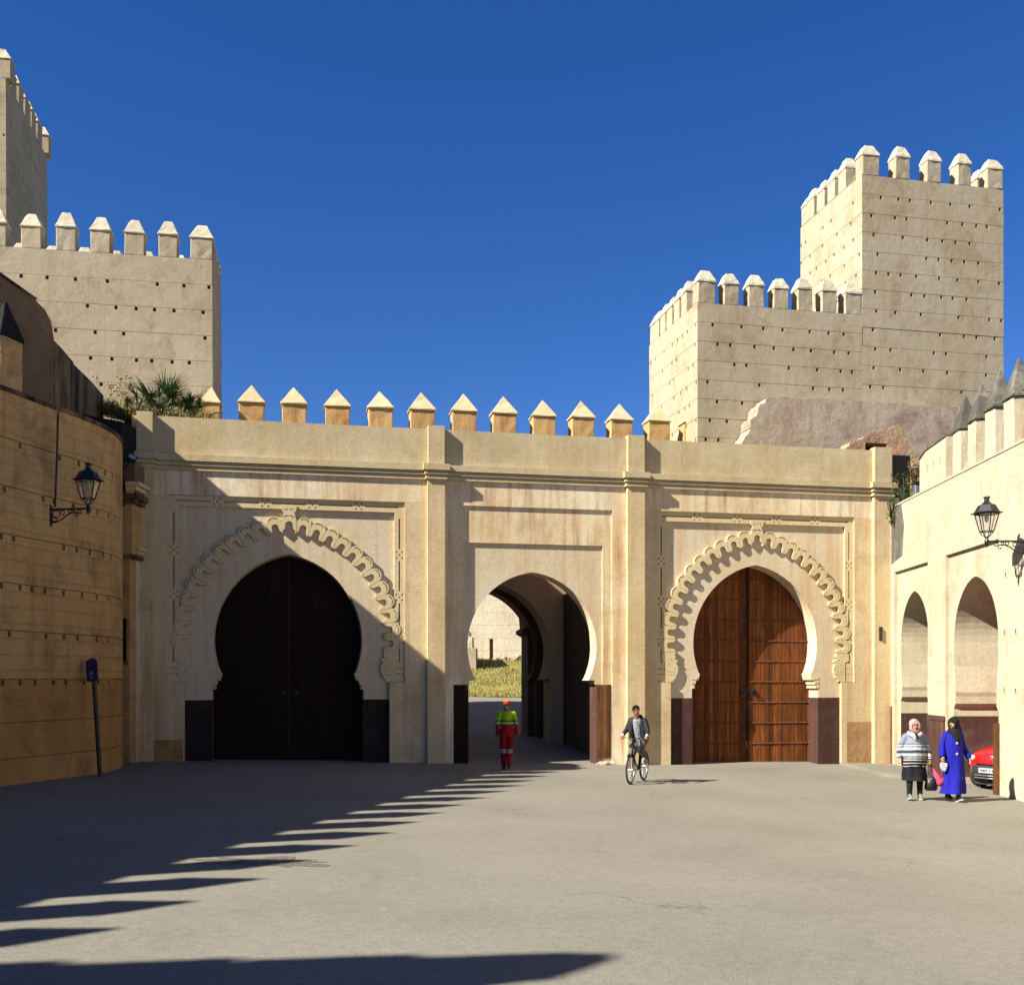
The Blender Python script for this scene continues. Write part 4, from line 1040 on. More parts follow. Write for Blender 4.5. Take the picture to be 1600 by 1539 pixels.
def tufts(name, label, pts, n, hmin, hmax, mat, seed, cat='grass', spread=.3, wd=.012):
    rr = random.Random(seed); bm = bmesh.new()
    for k in range(n):
        i = rr.randrange(len(pts) - 1); t = rr.random(); b = Vector(pts[i]).lerp(Vector(pts[i + 1]), t) + Vector((rr.uniform(-spread, spread) * .4, rr.uniform(-spread, spread), rr.uniform(-.05, .02)))
        az = rr.uniform(0, 6.28); el = rr.uniform(.7, 1.5); blade_bm(bm, b, (math.cos(az) * math.cos(el), math.sin(az) * math.cos(el), math.sin(el)), rr.uniform(hmin, hmax), wd, rr.uniform(.05, .5), 3)
    return tag(mobj(name, bm, mat), label, cat, kind='stuff')
RP = lambda x, y, Y: tuple(at(x, y, Y))
tufts('grass', 'dry yellow grass along the roof edge left of the palm', [RP(150, 640, 28.4), RP(180, 648, 28.3), RP(215, 655, 28.2), RP(330, 662, 28.4)], 2600, .12, .55, M['blade_dry'], 1, spread=.5)
tufts('grass', 'green tufts under the palm along the parapet edge', [RP(150, 640, 28.2), RP(200, 655, 28.1), RP(335, 660, 28.3)], 1600, .1, .38, M['blade'], 2, spread=.4)
tufts('weeds', 'thin weeds along the parapet top between the palm and first pilaster', [RP(335, 664, 28.6), RP(500, 668, 29.0), RP(670, 676, 29.6)], 260, .05, .2, M['blade'], 4, spread=.3, wd=.008)
tufts('weeds', 'thin weeds on the parapet top of the middle and right bays', [RP(700, 684, 29.8), RP(900, 695, 30.6), RP(1340, 706, 32.2)], 120, .04, .13, M['blade_dry'], 6, spread=.2, wd=.008)
# tall dry stalks
bm = bmesh.new()
for k in range(16):
    b = Vector(RP(150 + rnd.uniform(0, 50), 645, 28.5)); h = rnd.uniform(.5, .95); tip = b + Vector((rnd.uniform(-.2, .2), 0, h)); tube(bm, [b, b.lerp(tip, .5) + Vector((.03, 0, 0)), tip], .007, 4)
    for j in range(5): ball(bm, tip + Vector((rnd.uniform(-.09, .09), rnd.uniform(-.05, .05), rnd.uniform(-.05, .05))), .025, sub=1)
tag(mobj('dry_stalks', bm, M['blade_dry']), 'tall dry seed heads beside the stained wall left of the palm', 'dry plant')
# bush in the right corner, on the cream wall's end
def bush(label, c, rad, n, seed, mat):
    rr = random.Random(seed); t = empty('bush', c, 0, label=label, cat='bush'); bm = bmesh.new(); bs = bmesh.new()
    for k in range(n):
        d = Vector((rr.gauss(0, 1), rr.gauss(0, .7), rr.gauss(0, 1))); d = d.normalized() * rr.random() ** .5; q_ = Vector((d.x * rad[0], d.y * rad[1], d.z * rad[2]))
        if noise.noise(q_ * 4 + Vector((seed, 0, 0))) < -.15: continue
        az = rr.uniform(0, 6.28); el = rr.uniform(-.5, 1.2); blade_bm(bm, q_, (math.cos(az) * math.cos(el), math.sin(az) * math.cos(el), math.sin(el)), rr.uniform(.05, .11), .022, .3, 2)
    for k in range(10):
        d = Vector((rr.uniform(-1, 1) * rad[0], 0, rr.uniform(0, 1) * rad[2])); tube(bs, [(0, 0, -rad[2]), tuple(d * .5), tuple(d)], .012, 5)
    mobj('foliage', bm, mat, t); mobj('stem', bs, M['stem'], t)
p = at(1412, 770, 31.0); bush('green weedy bush in the gap between the last pier and the cream wall', p, (.42, .35, .6), 900, 2, M['palm'])
p = at(1393, 800, 31.2); bush('small hanging weed on the corner below the green bush', p, (.14, .2, .4), 220, 4, M['blade'])
p = at(1428, 745, 30.6); bush('sparse stalky weed above the green bush at the corner', p, (.2, .2, .5), 200, 9, M['blade_dry'])
p = G.world(U(1403), -.15); tufts('weeds', 'small weed at the foot of the corner by the pavement', [(p.x, p.y, gz(p.x)), (p.x + .15, p.y - .1, gz(p.x))], 60, .08, .28, M['blade'], 12, spread=.1)
# junction box at the parapet's end
p = at(1435, 768, 30.3); t = empty('tin_box', p, 0, label='small grey tin box on the cream wall top by the bush', cat='box')
bm = bmesh.new(); box(bm, -.12, .12, -.1, .1, -.2, .2); bmesh.ops.bevel(bm, geom=list(bm.edges), offset=.02, segments=1, affect='EDGES'); mobj('box_body', bm, simple('galvanised', C(150, 160, 170), .4, .5), t)
bm = bmesh.new(); box(bm, -.15, .15, -.13, .13, .2, .26); mobj('lid', bm, M['black_metal'], t)

# ------------------------------------------------------------------ people
def head(bm, c, rot=0.0, r_=.1):
    """skull, jaw, nose, ears and neck as one lump of the body surface"""
    c = Vector(c); Rz = Matrix.Rotation(rot, 3, 'Z'); g = lambda x, y, z: c + Rz @ Vector((x, y, z))
    ball(bm, g(0, .012, .03), .088, (.86, 1.08, 1.0)); ball(bm, g(0, -.02, -.035), .066, (.86, 1.0, 1.1)); ball(bm, g(0, -.05, -.085), .03, (1.1, 1, .8))
    capsule(bm, g(0, -.088, .012), g(0, -.108, -.018), .010, .015, 8)
    for sx in (-1, 1): ball(bm, g(sx * .078, .01, -.01), .022, (.4, .8, 1.3), 1)
    capsule(bm, g(0, .02, -.07), (c.x, c.y + .03, c.z - .17), .052, .058)
def face(c, rot, parent, iris=None):
    c = Vector(c); Rz = Matrix.Rotation(rot, 3, 'Z'); g = lambda x, y, z: c + Rz @ Vector((x, y, z))
    for sx in (-1, 1):
        bm = bmesh.new(); ball(bm, g(sx * .031, -.077, .018), .010, (1.3, .6, .7), 1); mobj('eye', bm, M['eye'], parent, True)
        bm = bmesh.new(); capsule(bm, g(sx * .018, -.086, .036), g(sx * .046, -.075, .038), .004, .003, 6); mobj('eyebrow', bm, M['hair'], parent, True)
    bm = bmesh.new(); capsule(bm, g(-.02, -.082, -.052), g(.02, -.082, -.052), .006, .006, 6); mobj('mouth', bm, M['lip'], parent, True)
def hand(bm, wr, d, palmn, side, curl=.5, s=1.0):
    """palm and five separate fingers: d finger direction, palmn out of the palm, side = thumb side"""
    wr = Vector(wr); d = Vector(d).normalized(); n = Vector(palmn); n = (n - d * n.dot(d)).normalized(); sdir = d.cross(n).normalized() * side
    k0 = wr + d * .085 * s
    for o_ in (-.028, -.009, .01, .028): capsule(bm, wr + sdir * o_ * .6 + d * .01, k0 + sdir * o_, .014 * s, .0125 * s, 8)
    for o_, L in ((.03, .068), (.0105, .078), (-.0095, .072), (-.029, .055)):
        a = k0 + sdir * o_ * 1.12 * s; c1 = math.cos(curl * .6); s1 = math.sin(curl * .6); c2 = math.cos(curl * 1.6); s2 = math.sin(curl * 1.6)
        b = a + (d * c1 + n * s1) * L * .5 * s; e = b + (d * c2 + n * s2) * L * .5 * s
        capsule(bm, a, b, .0095 * s, .0085 * s, 8); capsule(bm, b, e, .0085 * s, .007 * s, 8)
    a = wr + sdir * .022 * s + d * .02 * s; b = a + (sdir * .8 + d * .7 + n * .3).normalized() * .045 * s; e = b + (d + n * .4 + sdir * .1).normalized() * .035 * s
    capsule(bm, a, b, .013 * s, .010 * s, 8); capsule(bm, b, e, .010 * s, .008 * s, 8)
def shoe(parent, ankle, fwd, mat, sole=None, s=1.0, toe_up=0.0):
    a = Vector(ankle); f = Vector((fwd[0], fwd[1], 0)).normalized(); up = Vector((0, 0, 1)); f = (f + up * toe_up).normalized()
    bm = bmesh.new(); capsule(bm, a + up * -.0, a - f * .03 - up * .03, .045 * s, .04 * s); capsule(bm, a - f * .03 - up * .035, a + f * .15 - up * .05, .04 * s, .034 * s); capsule(bm, a + f * .03 - up * .0, a + f * .11 - up * .035, .04 * s, .034 * s)
    o = remeshed('shoe', bm, .012, mat, parent)
    bm = bmesh.new(); sd_ = f.cross(up).normalized()
    pts = [(-.075, -.03), (-.075, .03), (.03, .036), (.12, .042), (.185, .02), (.185, -.02), (.12, -.042), (.03, -.036)]
    v0 = [bm.verts.new(a + f * x * s + sd_ * y * s - up * .088) for x, y in pts]; v1 = [bm.verts.new(a + f * x * s + sd_ * y * s - up * .066) for x, y in pts]
    bm.faces.new(v0); bm.faces.new(v1[::-1])
    for i in range(8): bm.faces.new((v0[i], v0[(i + 1) % 8], v1[(i + 1) % 8], v1[i]))
    mobj('sole', bm, sole or mat, parent)
def limb(bm, pts, rad):
    for (p, q_), (a, b) in zip(zip(pts, pts[1:]), zip(rad, rad[1:])): capsule(bm, p, q_, a, b)
def zramp(name, stops, rough=.85, z0=0.0, z1=2.0, noise_amt=.0, extra=None):
    q = NB(name); tc = q.n('ShaderNodeTexCoord'); sx = q.n('ShaderNodeSeparateXYZ'); q.l(tc.outputs['Object'], sx.inputs[0])
    zz = sx.outputs[2]
    if noise_amt: zz = q.math('ADD', zz, q.math('MULTIPLY', q.math('SUBTRACT', q.noise(tc.outputs['Object'], 5, 3), .5), noise_amt))
    f = q.math('DIVIDE', q.math('SUBTRACT', zz, z0), z1 - z0)
    col = q.ramp(f, [((p - z0) / (z1 - z0), c) for p, c in stops], 'CONSTANT')
    fold = q.noise(tc.outputs['Object'], 9, 4, .6, .4)
    return q.fin(col, rough, q.bump(fold, .6, .03))
def cloth(name, col, rough=.85):
    q = NB(name); v = q.pos((3, 3, 1), obj=True); n = q.noise(v, 4, 5, .6, .6)
    c = q.mix(q.ramp(n, [(.3, 0.), (.7, .25)]), col, tuple(x * .55 for x in col[:3]) + (1,)); return q.fin(c, rough, q.bump(n, .8, .04))

# --- worker walking away
def person(name_label, loc, rz):
    return empty('person', loc, rz, label=name_label, cat='person')
X0, Y0 = -.13, 27.5
w_ = person('street worker in red and lime workwear walking away towards the middle arch', (X0, Y0, gz(X0)), R(180))
hip, sh = .93, 1.44
bm = bmesh.new()
limb(bm, [(0, 0, .95), (0, 0, 1.15), (0, .01, 1.36)], [.10, .10, .10]); limb(bm, [(-.13, .01, 1.40), (.13, .01, 1.40)], [.05, .05])
head(bm, (0, -.01, 1.63), R(40))
arms = {1: [(.175, .01, 1.41), (.235, .04, 1.14), (.245, -.06, .90)], -1: [(-.175, .01, 1.41), (-.24, .02, 1.14), (-.25, -.0, .89)]}
legs = {1: [(.09, 0, .92), (.10, -.02, .50), (.08, .0, .09)], -1: [(-.09, 0, .92), (-.07, -.03, .50), (-.05, .14, .13)]}
for s_ in (1, -1):
    A = arms[s_]; limb(bm, A, [.055, .042, .03]); hand(bm, A[2], Vector(A[2]) - Vector(A[1]), (-s_, 0, 0), -s_, .6)
    limb(bm, legs[s_], [.085, .06, .04])
remeshed('body', bm, .009, M['skin_d'], w_)
lime, red, grn = C(190, 236, 36), C(190, 16, 34), C(60, 130, 40)
mt = zramp('worker_jacket', [(0, red), (1.145, C(196, 196, 190)), (1.17, lime), (1.20, C(86, 150, 40)), (1.245, lime)], z1=2.0)
bm = bmesh.new(); limb(bm, [(0, 0, .92), (0, 0, 1.1), (0, .01, 1.36)], [.135, .13, .135]); limb(bm, [(-.06, 0, .92), (.06, 0, .92)], [.135, .135]); limb(bm, [(-.13, .01, 1.39), (.13, .01, 1.39)], [.08, .08]); limb(bm, [(-.04, .0, 1.15), (.04, 0, 1.15)], [.13, .13])
for s_ in (1, -1):
    A = arms[s_]; limb(bm, A, [.07, .056, .045])
limb(bm, [(0, 0, 1.44), (0, 0, 1.49)], [.075, .06])
remeshed('jacket', bm, .014, mt, w_)
bm = bmesh.new()
for s_ in (1, -1): limb(bm, [Vector(legs[s_][0]) + Vector((0, 0, .05)), legs[s_][1], Vector(legs[s_][2]) + Vector((0, 0, .01))], [.108, .078, .064])
mt = zramp('worker_trousers', [(0, C(170, 14, 30)), (.42, C(210, 208, 190)), (.455, C(150, 14, 26)), (.475, C(210, 208, 190)), (.51, C(150, 12, 26))], z1=1.2)
remeshed('trousers', bm, .014, mt, w_)
for s_ in (1, -1): shoe(w_, Vector(legs[s_][2]) + Vector((0, 0, 0 if s_ > 0 else .0)), (0, -1), M['shoe_black'], s=1.1)
capm = NB('red_yellow_cap'); cp_ = capm.pos(obj=True); gx2 = capm.n('ShaderNodeSeparateXYZ'); capm.l(cp_, gx2.inputs[0])
capm = capm.fin(capm.ramp(capm.math('ADD', gx2.outputs[2], -1.0), [(0, C(214, 48, 34)), (.735, C(236, 196, 40))], 'CONSTANT'), .8)
bm = bmesh.new(); ball(bm, (0, -.005, 1.675), .105, (1, 1.1, .78), 3); bmesh.ops.bisect_plane(bm, geom=bm.verts[:] + bm.edges[:] + bm.faces[:], plane_co=(0, 0, 1.65), plane_no=(0, 0, -1), clear_outer=True)
mobj('cap', bm, capm, w_, True)
bm = bmesh.new(); Rz = Matrix.Rotation(R(40), 3, 'Z'); pts = [Rz @ Vector((.085 * math.cos(a), -.08 - .1 * math.sin(a), 0)) for a in [math.pi * k / 8 for k in range(9)]]
v0 = [bm.verts.new(Vector((p.x, p.y, 1.655))) for p in pts]; v1 = [bm.verts.new(Vector((p.x, p.y, 1.665))) for p in pts]; bm.faces.new(v0[::-1]); bm.faces.new(v1)
for i in range(9): bm.faces.new((v0[i], v0[(i + 1) % 9], v1[(i + 1) % 9], v1[i]))
mobj('visor', bm, capm, w_)

# --- woman in a striped jumper
def ring_skirt(name, rings, mat, parent, folds=7, amp=.02, seed=1):
    bm = bmesh.new(); N = 40; R_ = []
    zt = rings[0][2]; zb = rings[-1][2]
    for (cx, cy, z, rx, ry) in rings:
        f = (zt - z) / max(.01, zt - zb)
        R_.append([bm.verts.new((cx + rx * (1 + amp / rx * f * math.sin(folds * a + seed + 2 * f)) * math.cos(a), cy + ry * (1 + amp / ry * f * math.sin(folds * a + seed + 2 * f)) * math.sin(a), z)) for a in [2 * math.pi * k / N for k in range(N)]])
    for A, B in zip(R_, R_[1:]):
        for k in range(N): bm.faces.new((A[k], A[(k + 1) % N], B[(k + 1) % N], B[k]))
    bm.faces.new(R_[0]); c = [bm.verts.new(v.co * 1.0 + Vector((0, 0, .02))) for v in R_[-1]]; bm.faces.new(R_[-1][::-1])
    for v in c: bm.verts.remove(v)
    return mobj(name, bm, mat, parent, True)
X1, Y1 = 8.30, 22.45
p1 = person('older woman in a striped grey jumper, pink headscarf and dark skirt', (X1, Y1, gz(X1)), R(-8))
bm = bmesh.new()
head(bm, (0, -.03, 1.53), R(8))
limb(bm, [(0, 0, .9), (0, .0, 1.1), (0, .02, 1.28)], [.15, .15, .11]); limb(bm, [(-.11, .02, 1.29), (.11, .02, 1.29)], [.05, .05])
arms = {1: [(.165, .02, 1.30), (.26, .03, 1.06), (.29, -.06, .84)], -1: [(-.165, .02, 1.30), (-.27, .05, 1.07), (-.31, -.02, .87)]}
legs = {1: [(.10, 0, .85), (.11, -.0, .47), (.12, .04, .10)], -1: [(-.10, 0, .85), (-.10, -.05, .47), (-.12, -.12, .095)]}
for s_ in (1, -1):
    A = arms[s_]; limb(bm, A, [.055, .043, .03]); hand(bm, A[2], Vector(A[2]) - Vector(A[1]), (-s_, 0, .0), -s_, 1.5 if s_ > 0 else .5)
    limb(bm, legs[s_], [.09, .062, .042])
remeshed('body', bm, .009, M['skin'], p1)
wh, gr, bl, lb = C(226, 226, 220), C(128, 138, 148), C(16, 16, 24), C(150, 160, 176)
stops = [(0, bl), (.70, wh), (.715, bl), (.76, wh), (.78, bl), (.825, wh), (.845, bl), (.875, wh), (.89, gr), (.92, wh), (.965, gr), (.99, bl), (1.02, gr), (1.045, wh), (1.09, gr), (1.12, wh), (1.15, bl), (1.17, lb)]
stops = [(0, bl), (.62, bl)] + stops[1:]
def zstack(name, stops, rough=.9):
    """more stripes than one ramp holds, so two ramps joined at .90 m"""
    q = NB(name); tc = q.n('ShaderNodeTexCoord'); sx = q.n('ShaderNodeSeparateXYZ'); q.l(tc.outputs['Object'], sx.inputs[0])
    zz = q.math('ADD', sx.outputs[2], q.math('MULTIPLY', q.math('SUBTRACT', q.noise(tc.outputs['Object'], 4, 2), .5), .03))
    zz = q.math('SUBTRACT', zz, q.math('MULTIPLY', q.math('ABSOLUTE', sx.outputs[0]), -.06))
    return q.fin(q.ramp(q.math('DIVIDE', zz, 2.0), [(p / 2.0, c) for p, c in stops], 'CONSTANT'), rough, q.bump(q.noise(tc.outputs['Object'], 60, 2), .3, .01))
mt = zstack('striped_knit', stops)
bm = bmesh.new(); limb(bm, [(0, -.0, .72), (0, -.02, .95), (0, -.01, 1.12), (0, .01, 1.27)], [.20, .205, .19, .15]); limb(bm, [(-.07, 0, .72), (.07, 0, .72)], [.18, .18]); limb(bm, [(-.08, -.01, .96), (.08, -.01, .96)], [.175, .175]); limb(bm, [(-.12, .02, 1.29), (.12, .02, 1.29)], [.085, .085]); limb(bm, [(-.05, .02, 1.36), (.05, .02, 1.36)], [.07, .07])
for s_ in (1, -1): limb(bm, [arms[s_][0], arms[s_][1], Vector(arms[s_][2]) + Vector((0, 0, .015))], [.076, .064, .052])
bmesh.ops.bisect_plane(bm, geom=bm.verts[:] + bm.edges[:] + bm.faces[:], plane_co=(0, 0, .62), plane_no=(0, 0, -1)) 
remeshed('jumper', bm, .015, mt, p1)
navy = cloth('navy_skirt', C(14, 15, 26))
ring_skirt('skirt', [(0, 0, .8, .2, .18), (0, 0, .62, .235, .2), (0, 0, .5, .24, .2), (0, -.01, .40, .235, .2)], navy, p1, 6, .015)
bm = bmesh.new()
for s_ in (1, -1): limb(bm, [legs[s_][0], legs[s_][1], legs[s_][2]], [.1, .075, .052])
remeshed('leggings', bm, .014, cloth('black_leggings', C(24, 22, 26)), p1)
for s_ in (1, -1): shoe(p1, legs[s_][2], (0, -1), simple('taupe_suede', C(160, 150, 136), .9), M['white'], toe_up=.25 if s_ < 0 else 0)
sc_m = cloth('pink_headscarf', C(222, 184, 174))
def headscarf(parent, c, rot, mat, back=1.0, drape=True):
    c = Vector(c); bm = bmesh.new(); Rz = Matrix.Rotation(rot, 3, 'Z'); g = lambda x, y, z: c + Rz @ Vector((x, y, z))
    ball(bm, g(0, .03, .035), .108, (.95, 1.02, 1.0), 3); ball(bm, g(0, .04, -.04), .1, (.95, .95, 1.15), 3)
    for a in range(0, 360, 24):
        x, z = .084 * math.cos(R(a)), -.01 + .112 * math.sin(R(a)); nx, nz = .084 * math.cos(R(a + 24)), -.01 + .112 * math.sin(R(a + 24))
        capsule(bm, g(x, -.045, z), g(nx, -.045, nz), .024, .024, 8)
    if drape:
        limb(bm, [c + Vector((0, .0, -.12)), c + Vector((0, -.03, -.2))], [.085, .11]); limb(bm, [c + Vector((-.1, 0, -.21)), c + Vector((.1, 0, -.21))], [.06, .06])
    return remeshed('headscarf', bm, .009, mat, parent)
headscarf(p1, (0, -.03, 1.53), R(8), sc_m, drape=False)
face((0, -.03, 1.53), R(8), p1)
bm = bmesh.new()
for k in range(20):
    a = 2 * math.pi * k / 20; b = 2 * math.pi * (k + 1) / 20
    capsule(bm, (.12 * math.cos(a), -.04 + .11 * math.sin(a), 1.375 - .05 * math.sin(-a) * (1 if math.sin(a) < 0 else .2) ), (.12 * math.cos(b), -.04 + .11 * math.sin(b), 1.375 - .05 * math.sin(-b) * (1 if math.sin(b) < 0 else .2)), .042, .042, 8)
limb(bm, [(-.06, -.15, 1.34), (0, -.17, 1.27), (.05, -.16, 1.24)], [.05, .045, .03])
remeshed('neck_scarf', bm, .012, cloth('white_scarf', C(226, 216, 220)), p1)
bm = bmesh.new(); limb(bm, [(0, -.16, 1.36), (.02, -.215, 1.28)], [.03, .035]); remeshed('scarf_knot', bm, .012, cloth('dark_print', C(46, 34, 48)), p1)
bm = bmesh.new(); gl = lambda x, z: Vector((0, -.03, 1.53)) + Matrix.Rotation(R(8), 3, 'Z') @ Vector((x, -.104, z))
for sx in (-.032, .032): tube(bm, [gl(sx + .024 * math.cos(k * .5236), .016 + .018 * math.sin(k * .5236)) for k in range(13)], .0035, 5)
tube(bm, [gl(-.01, .02), gl(.01, .02)], .0035, 5)
mobj('glasses', bm, M['black_metal'], p1)
# bags she carries
hw = p1.matrix_basis @ Vector((.30, -.09, .76))
def place(local): return Matrix.Translation(Vector((X1, Y1, gz(X1)))) @ Matrix.Rotation(R(-8), 4, 'Z') @ Vector(local)
hb = place((.30, -.07, .76))
t = empty('handbag', hb, R(-8), label='black handbag hanging from the hand of the woman in stripes', cat='handbag')
bm = bmesh.new(); vs = box(bm, -.12, .15, -.05, .06, -.56, -.26); 
for v in bm.verts:
    if v.co.z > -.3: v.co.x *= .62
bmesh.ops.bevel(bm, geom=list(bm.edges), offset=.03, segments=2, affect='EDGES'); mobj('bag_body', bm, M['shoe_black'], t, True)
bm = bmesh.new(); tube(bm, [(-.06, -.02, -.28), (-.035, -.01, -.12), (0, 0, -.0), (.03, .0, -.12), (.07, .02, -.28)], .009, 6); mobj('handle', bm, M['shoe_black'], t)
bm = bmesh.new(); box(bm, -.02, .02, -.056, -.05, -.33, -.29); mobj('clasp', bm, M['rim'], t)
t = empty('shopping_bag', hb + Vector((.03, .02, 0)), R(-8), label='pink plastic carrier bag held beside the black handbag', cat='bag')
pk = NB('pink_plastic'); pk.p.inputs['Transmission Weight'].default_value = .15; n = pk.noise(pk.pos((1, 1, .4), obj=True), 12, 4, .6, 1)
pink = pk.fin(C(232, 96, 140), .3, pk.bump(n, .9, .03))
bm = bmesh.new(); limb(bm, [(0, 0, -.02), (.04, 0, -.12), (.11, .01, -.28), (.17, .01, -.38)], [.012, .03, .085, .10]); limb(bm, [(.1, .01, -.42), (.25, .01, -.36)], [.06, .07]); remeshed('bag_body', bm, .012, pink, t)

# --- woman in the blue djellaba
X2, Y2 = 9.06, 22.35
p2 = person('woman in a long royal blue djellaba and black headscarf looking to her side', (X2, Y2, gz(X2)), R(4))
bm = bmesh.new(); hr = R(-62)
head(bm, (0, -.02, 1.60), hr)
arms = {1: [(.155, .02, 1.37), (.235, .05, 1.13), (.31, -.03, .90)], -1: [(-.155, .02, 1.37), (-.235, .0, 1.13), (-.28, -.1, .93)]}
legs = {1: [(.09, 0, .88), (.08, -.12, .5), (.03, -.17, .095)], -1: [(-.09, 0, .88), (-.07, .02, .48), (-.02, .2, .12)]}
limb(bm, [(0, 0, .95), (0, .0, 1.15), (0, .02, 1.36)], [.12, .11, .09]); limb(bm, [(-.1, .02, 1.36), (.1, .02, 1.36)], [.05, .05])
for s_ in (1, -1):
    A = arms[s_]; limb(bm, A, [.052, .04, .028]); hand(bm, A[2], Vector(A[2]) - Vector(A[1]), (-s_, 0, 0), -s_, .7 if s_ > 0 else 1.2)
    limb(bm, legs[s_], [.085, .06, .04])
remeshed('body', bm, .009, M['skin'], p2)
blue = cloth('blue_djellaba', C(20, 22, 178))
bm = bmesh.new(); N = 44; rings = [(0, .02, 1.46, .08, .07), (0, .01, 1.40, .15, .11), (0, .0, 1.28, .18, .145), (0, .0, 1.10, .195, .16), (0, 0, .95, .21, .17), (0, -.01, .75, .22, .18), (.0, -.03, .5, .205, .2), (-.02, -.05, .3, .225, .215), (-.05, -.05, .17, .245, .225)]
R_ = []
for (cx, cy, z, rx, ry) in rings:
    f = max(0, (1.1 - z) / .95); am = .028 * f
    R_.append([bm.verts.new((cx + (rx + am * math.sin(5 * a + 3 * f + 1) + .5 * am * math.sin(9 * a)) * math.cos(a), cy + (ry + am * math.sin(5 * a + 3 * f + 1)) * math.sin(a), z)) for a in [2 * math.pi * k / N for k in range(N)]])
for A, B in zip(R_, R_[1:]):
    for k in range(N): bm.faces.new((A[k], A[(k + 1) % N], B[(k + 1) % N], B[k]))
bm.faces.new(R_[0]); bm.faces.new(R_[-1][::-1])
mobj('djellaba', bm, blue, p2, True)
bm = bmesh.new()
for s_ in (1, -1): limb(bm, [Vector(arms[s_][0]) + Vector((-s_ * .05, 0, -.02)), arms[s_][0], arms[s_][1], Vector(arms[s_][2]) + Vector((0, 0, .02))], [.08, .066, .058, .062])
limb(bm, [(-.12, .02, 1.37), (.12, .02, 1.37)], [.08, .08])
remeshed('sleeves', bm, .014, blue, p2)
bkc = cloth('black_headscarf', C(20, 20, 22))
headscarf(p2, (0, -.02, 1.60), hr, bkc, drape=False)
bm = bmesh.new(); limb(bm, [(0, .0, 1.5), (.02, -.02, 1.40)], [.095, .13]); limb(bm, [(.0, -.06, 1.40), (.03, -.13, 1.29), (.02, -.15, 1.22)], [.1, .07, .03]); limb(bm, [(-.06, -.02, 1.42), (.12, .02, 1.44)], [.08, .08]); limb(bm, [(.04, .05, 1.6), (.09, .04, 1.46)], [.1, .1])
remeshed('scarf_drape', bm, .012, bkc, p2)
face((0, -.02, 1.60), hr, p2)
for z in (1.20, .98):
    bm = bmesh.new(); 
    for k in range(5): a = k * 1.2566; ball(bm, (.0 + .016 * math.cos(a), -.172, z + .016 * math.sin(a)), .013, sub=1)
    mobj('brooch', bm, M['white'], p2)
bm = bmesh.new()
for s_ in (1, -1): limb(bm, [legs[s_][1], legs[s_][2]], [.07, .05])
remeshed('trousers', bm, .014, M['shoe_black'], p2)
for s_ in (1, -1): shoe(p2, legs[s_][2], (.1, -1), M['shoe_black'], M['white'], toe_up=.3 if s_ > 0 else -.1)
t = empty('white_bag', Matrix.Translation(Vector((X2, Y2, gz(X2)))) @ Matrix.Rotation(R(4), 4, 'Z') @ Vector((-.27, -.15, .80)), 0, label='small white paper bag in the hand of the woman in blue', cat='bag')
bm = bmesh.new(); slab_bm(bm, [(-.02, .02), (-.09, -.0), (-.1, -.1), (-.05, -.2), (.03, -.23), (.09, -.12), (.1, -.02), (.04, .01), (.01, -.02)], (), -.03, .03); bmesh.ops.recalc_face_normals(bm, faces=bm.faces); bmesh.ops.bevel(bm, geom=list(bm.edges), offset=.012, segments=2, affect='EDGES'); mobj('bag_body', bm, M['white'], t).scale = (.75, .8, .78)

# ------------------------------------------------------------------ bicycle and rider
BX, BY = 2.86, 24.85
ba = math.atan2(-.40, -.92) + math.pi / 2                  # heading: local -Y points along the ride
bike = empty('bicycle', (BX, BY, gz(BX)), math.atan2(-.92, -.40) + math.pi / 2, label='black city bicycle being ridden towards the left across the square', cat='bicycle')
WR = .33
def wheel(y):
    t_ = empty('x', (0, 0, 0)); bpy.data.objects.remove(t_)
    bm = bmesh.new()
    def torus(bm, Rr, rr, n=40, m=8, squash=1):
        vs = [[bm.verts.new((rr * math.sin(b) * squash, (Rr + rr * math.cos(b)) * math.cos(a), (Rr + rr * math.cos(b)) * math.sin(a))) for b in [2 * math.pi * j / m for j in range(m)]] for a in [2 * math.pi * i / n for i in range(n)]]
        for i in range(n):
            for j in range(m): bm.faces.new((vs[i][j], vs[(i + 1) % n][j], vs[(i + 1) % n][(j + 1) % m], vs[i][(j + 1) % m]))
    torus(bm, WR - .02, .021); w0 = mobj('wheel', bm, M['rubber'], bike, True, loc=(0, y, WR))
    bm = bmesh.new(); torus(bm, WR - .05, .013, 40, 6, 1.2); mobj('rim', bm, M['rim'], w0, True)
    bm = bmesh.new(); tube(bm, [(-.05, 0, 0), (.05, 0, 0)], .02, 8); mobj('hub', bm, M['rim'], w0)
    bm = bmesh.new()
    for k in range(28):
        a = 2 * math.pi * k / 28; tube(bm, [((-1) ** k * .03, .015 * math.cos(a + .8), .015 * math.sin(a + .8)), (0, (WR - .055) * math.cos(a), (WR - .055) * math.sin(a))], .0022, 3)
    mobj('spokes', bm, M['rim'], w0)
wheel(-.52); wheel(.52)
bm = bmesh.new()
BB, ST, HT, HB_ = (0, .08, .29), (0, .24, .80), (0, -.34, .86), (0, -.39, .66)
for a, b, r_ in ((BB, ST, .016), (ST, (0, -.345, .82), .015), (BB, HB_, .019), (HT, HB_, .02), (BB, (.05, .52, WR), .009), (BB, (-.05, .52, WR), .009), (ST, (.05, .52, WR), .008), (ST, (-.05, .52, WR), .008)): tube(bm, [a, b], r_, 8)
mobj('frame', bm, M['black_metal'], bike)
bm = bmesh.new()
for s_ in (-1, 1): tube(bm, [HB_, (s_ * .05, -.42, .6), (s_ * .055, -.5, .42), (s_ * .055, -.52, WR)], .011, 6)
mobj('fork', bm, M['black_metal'], bike)
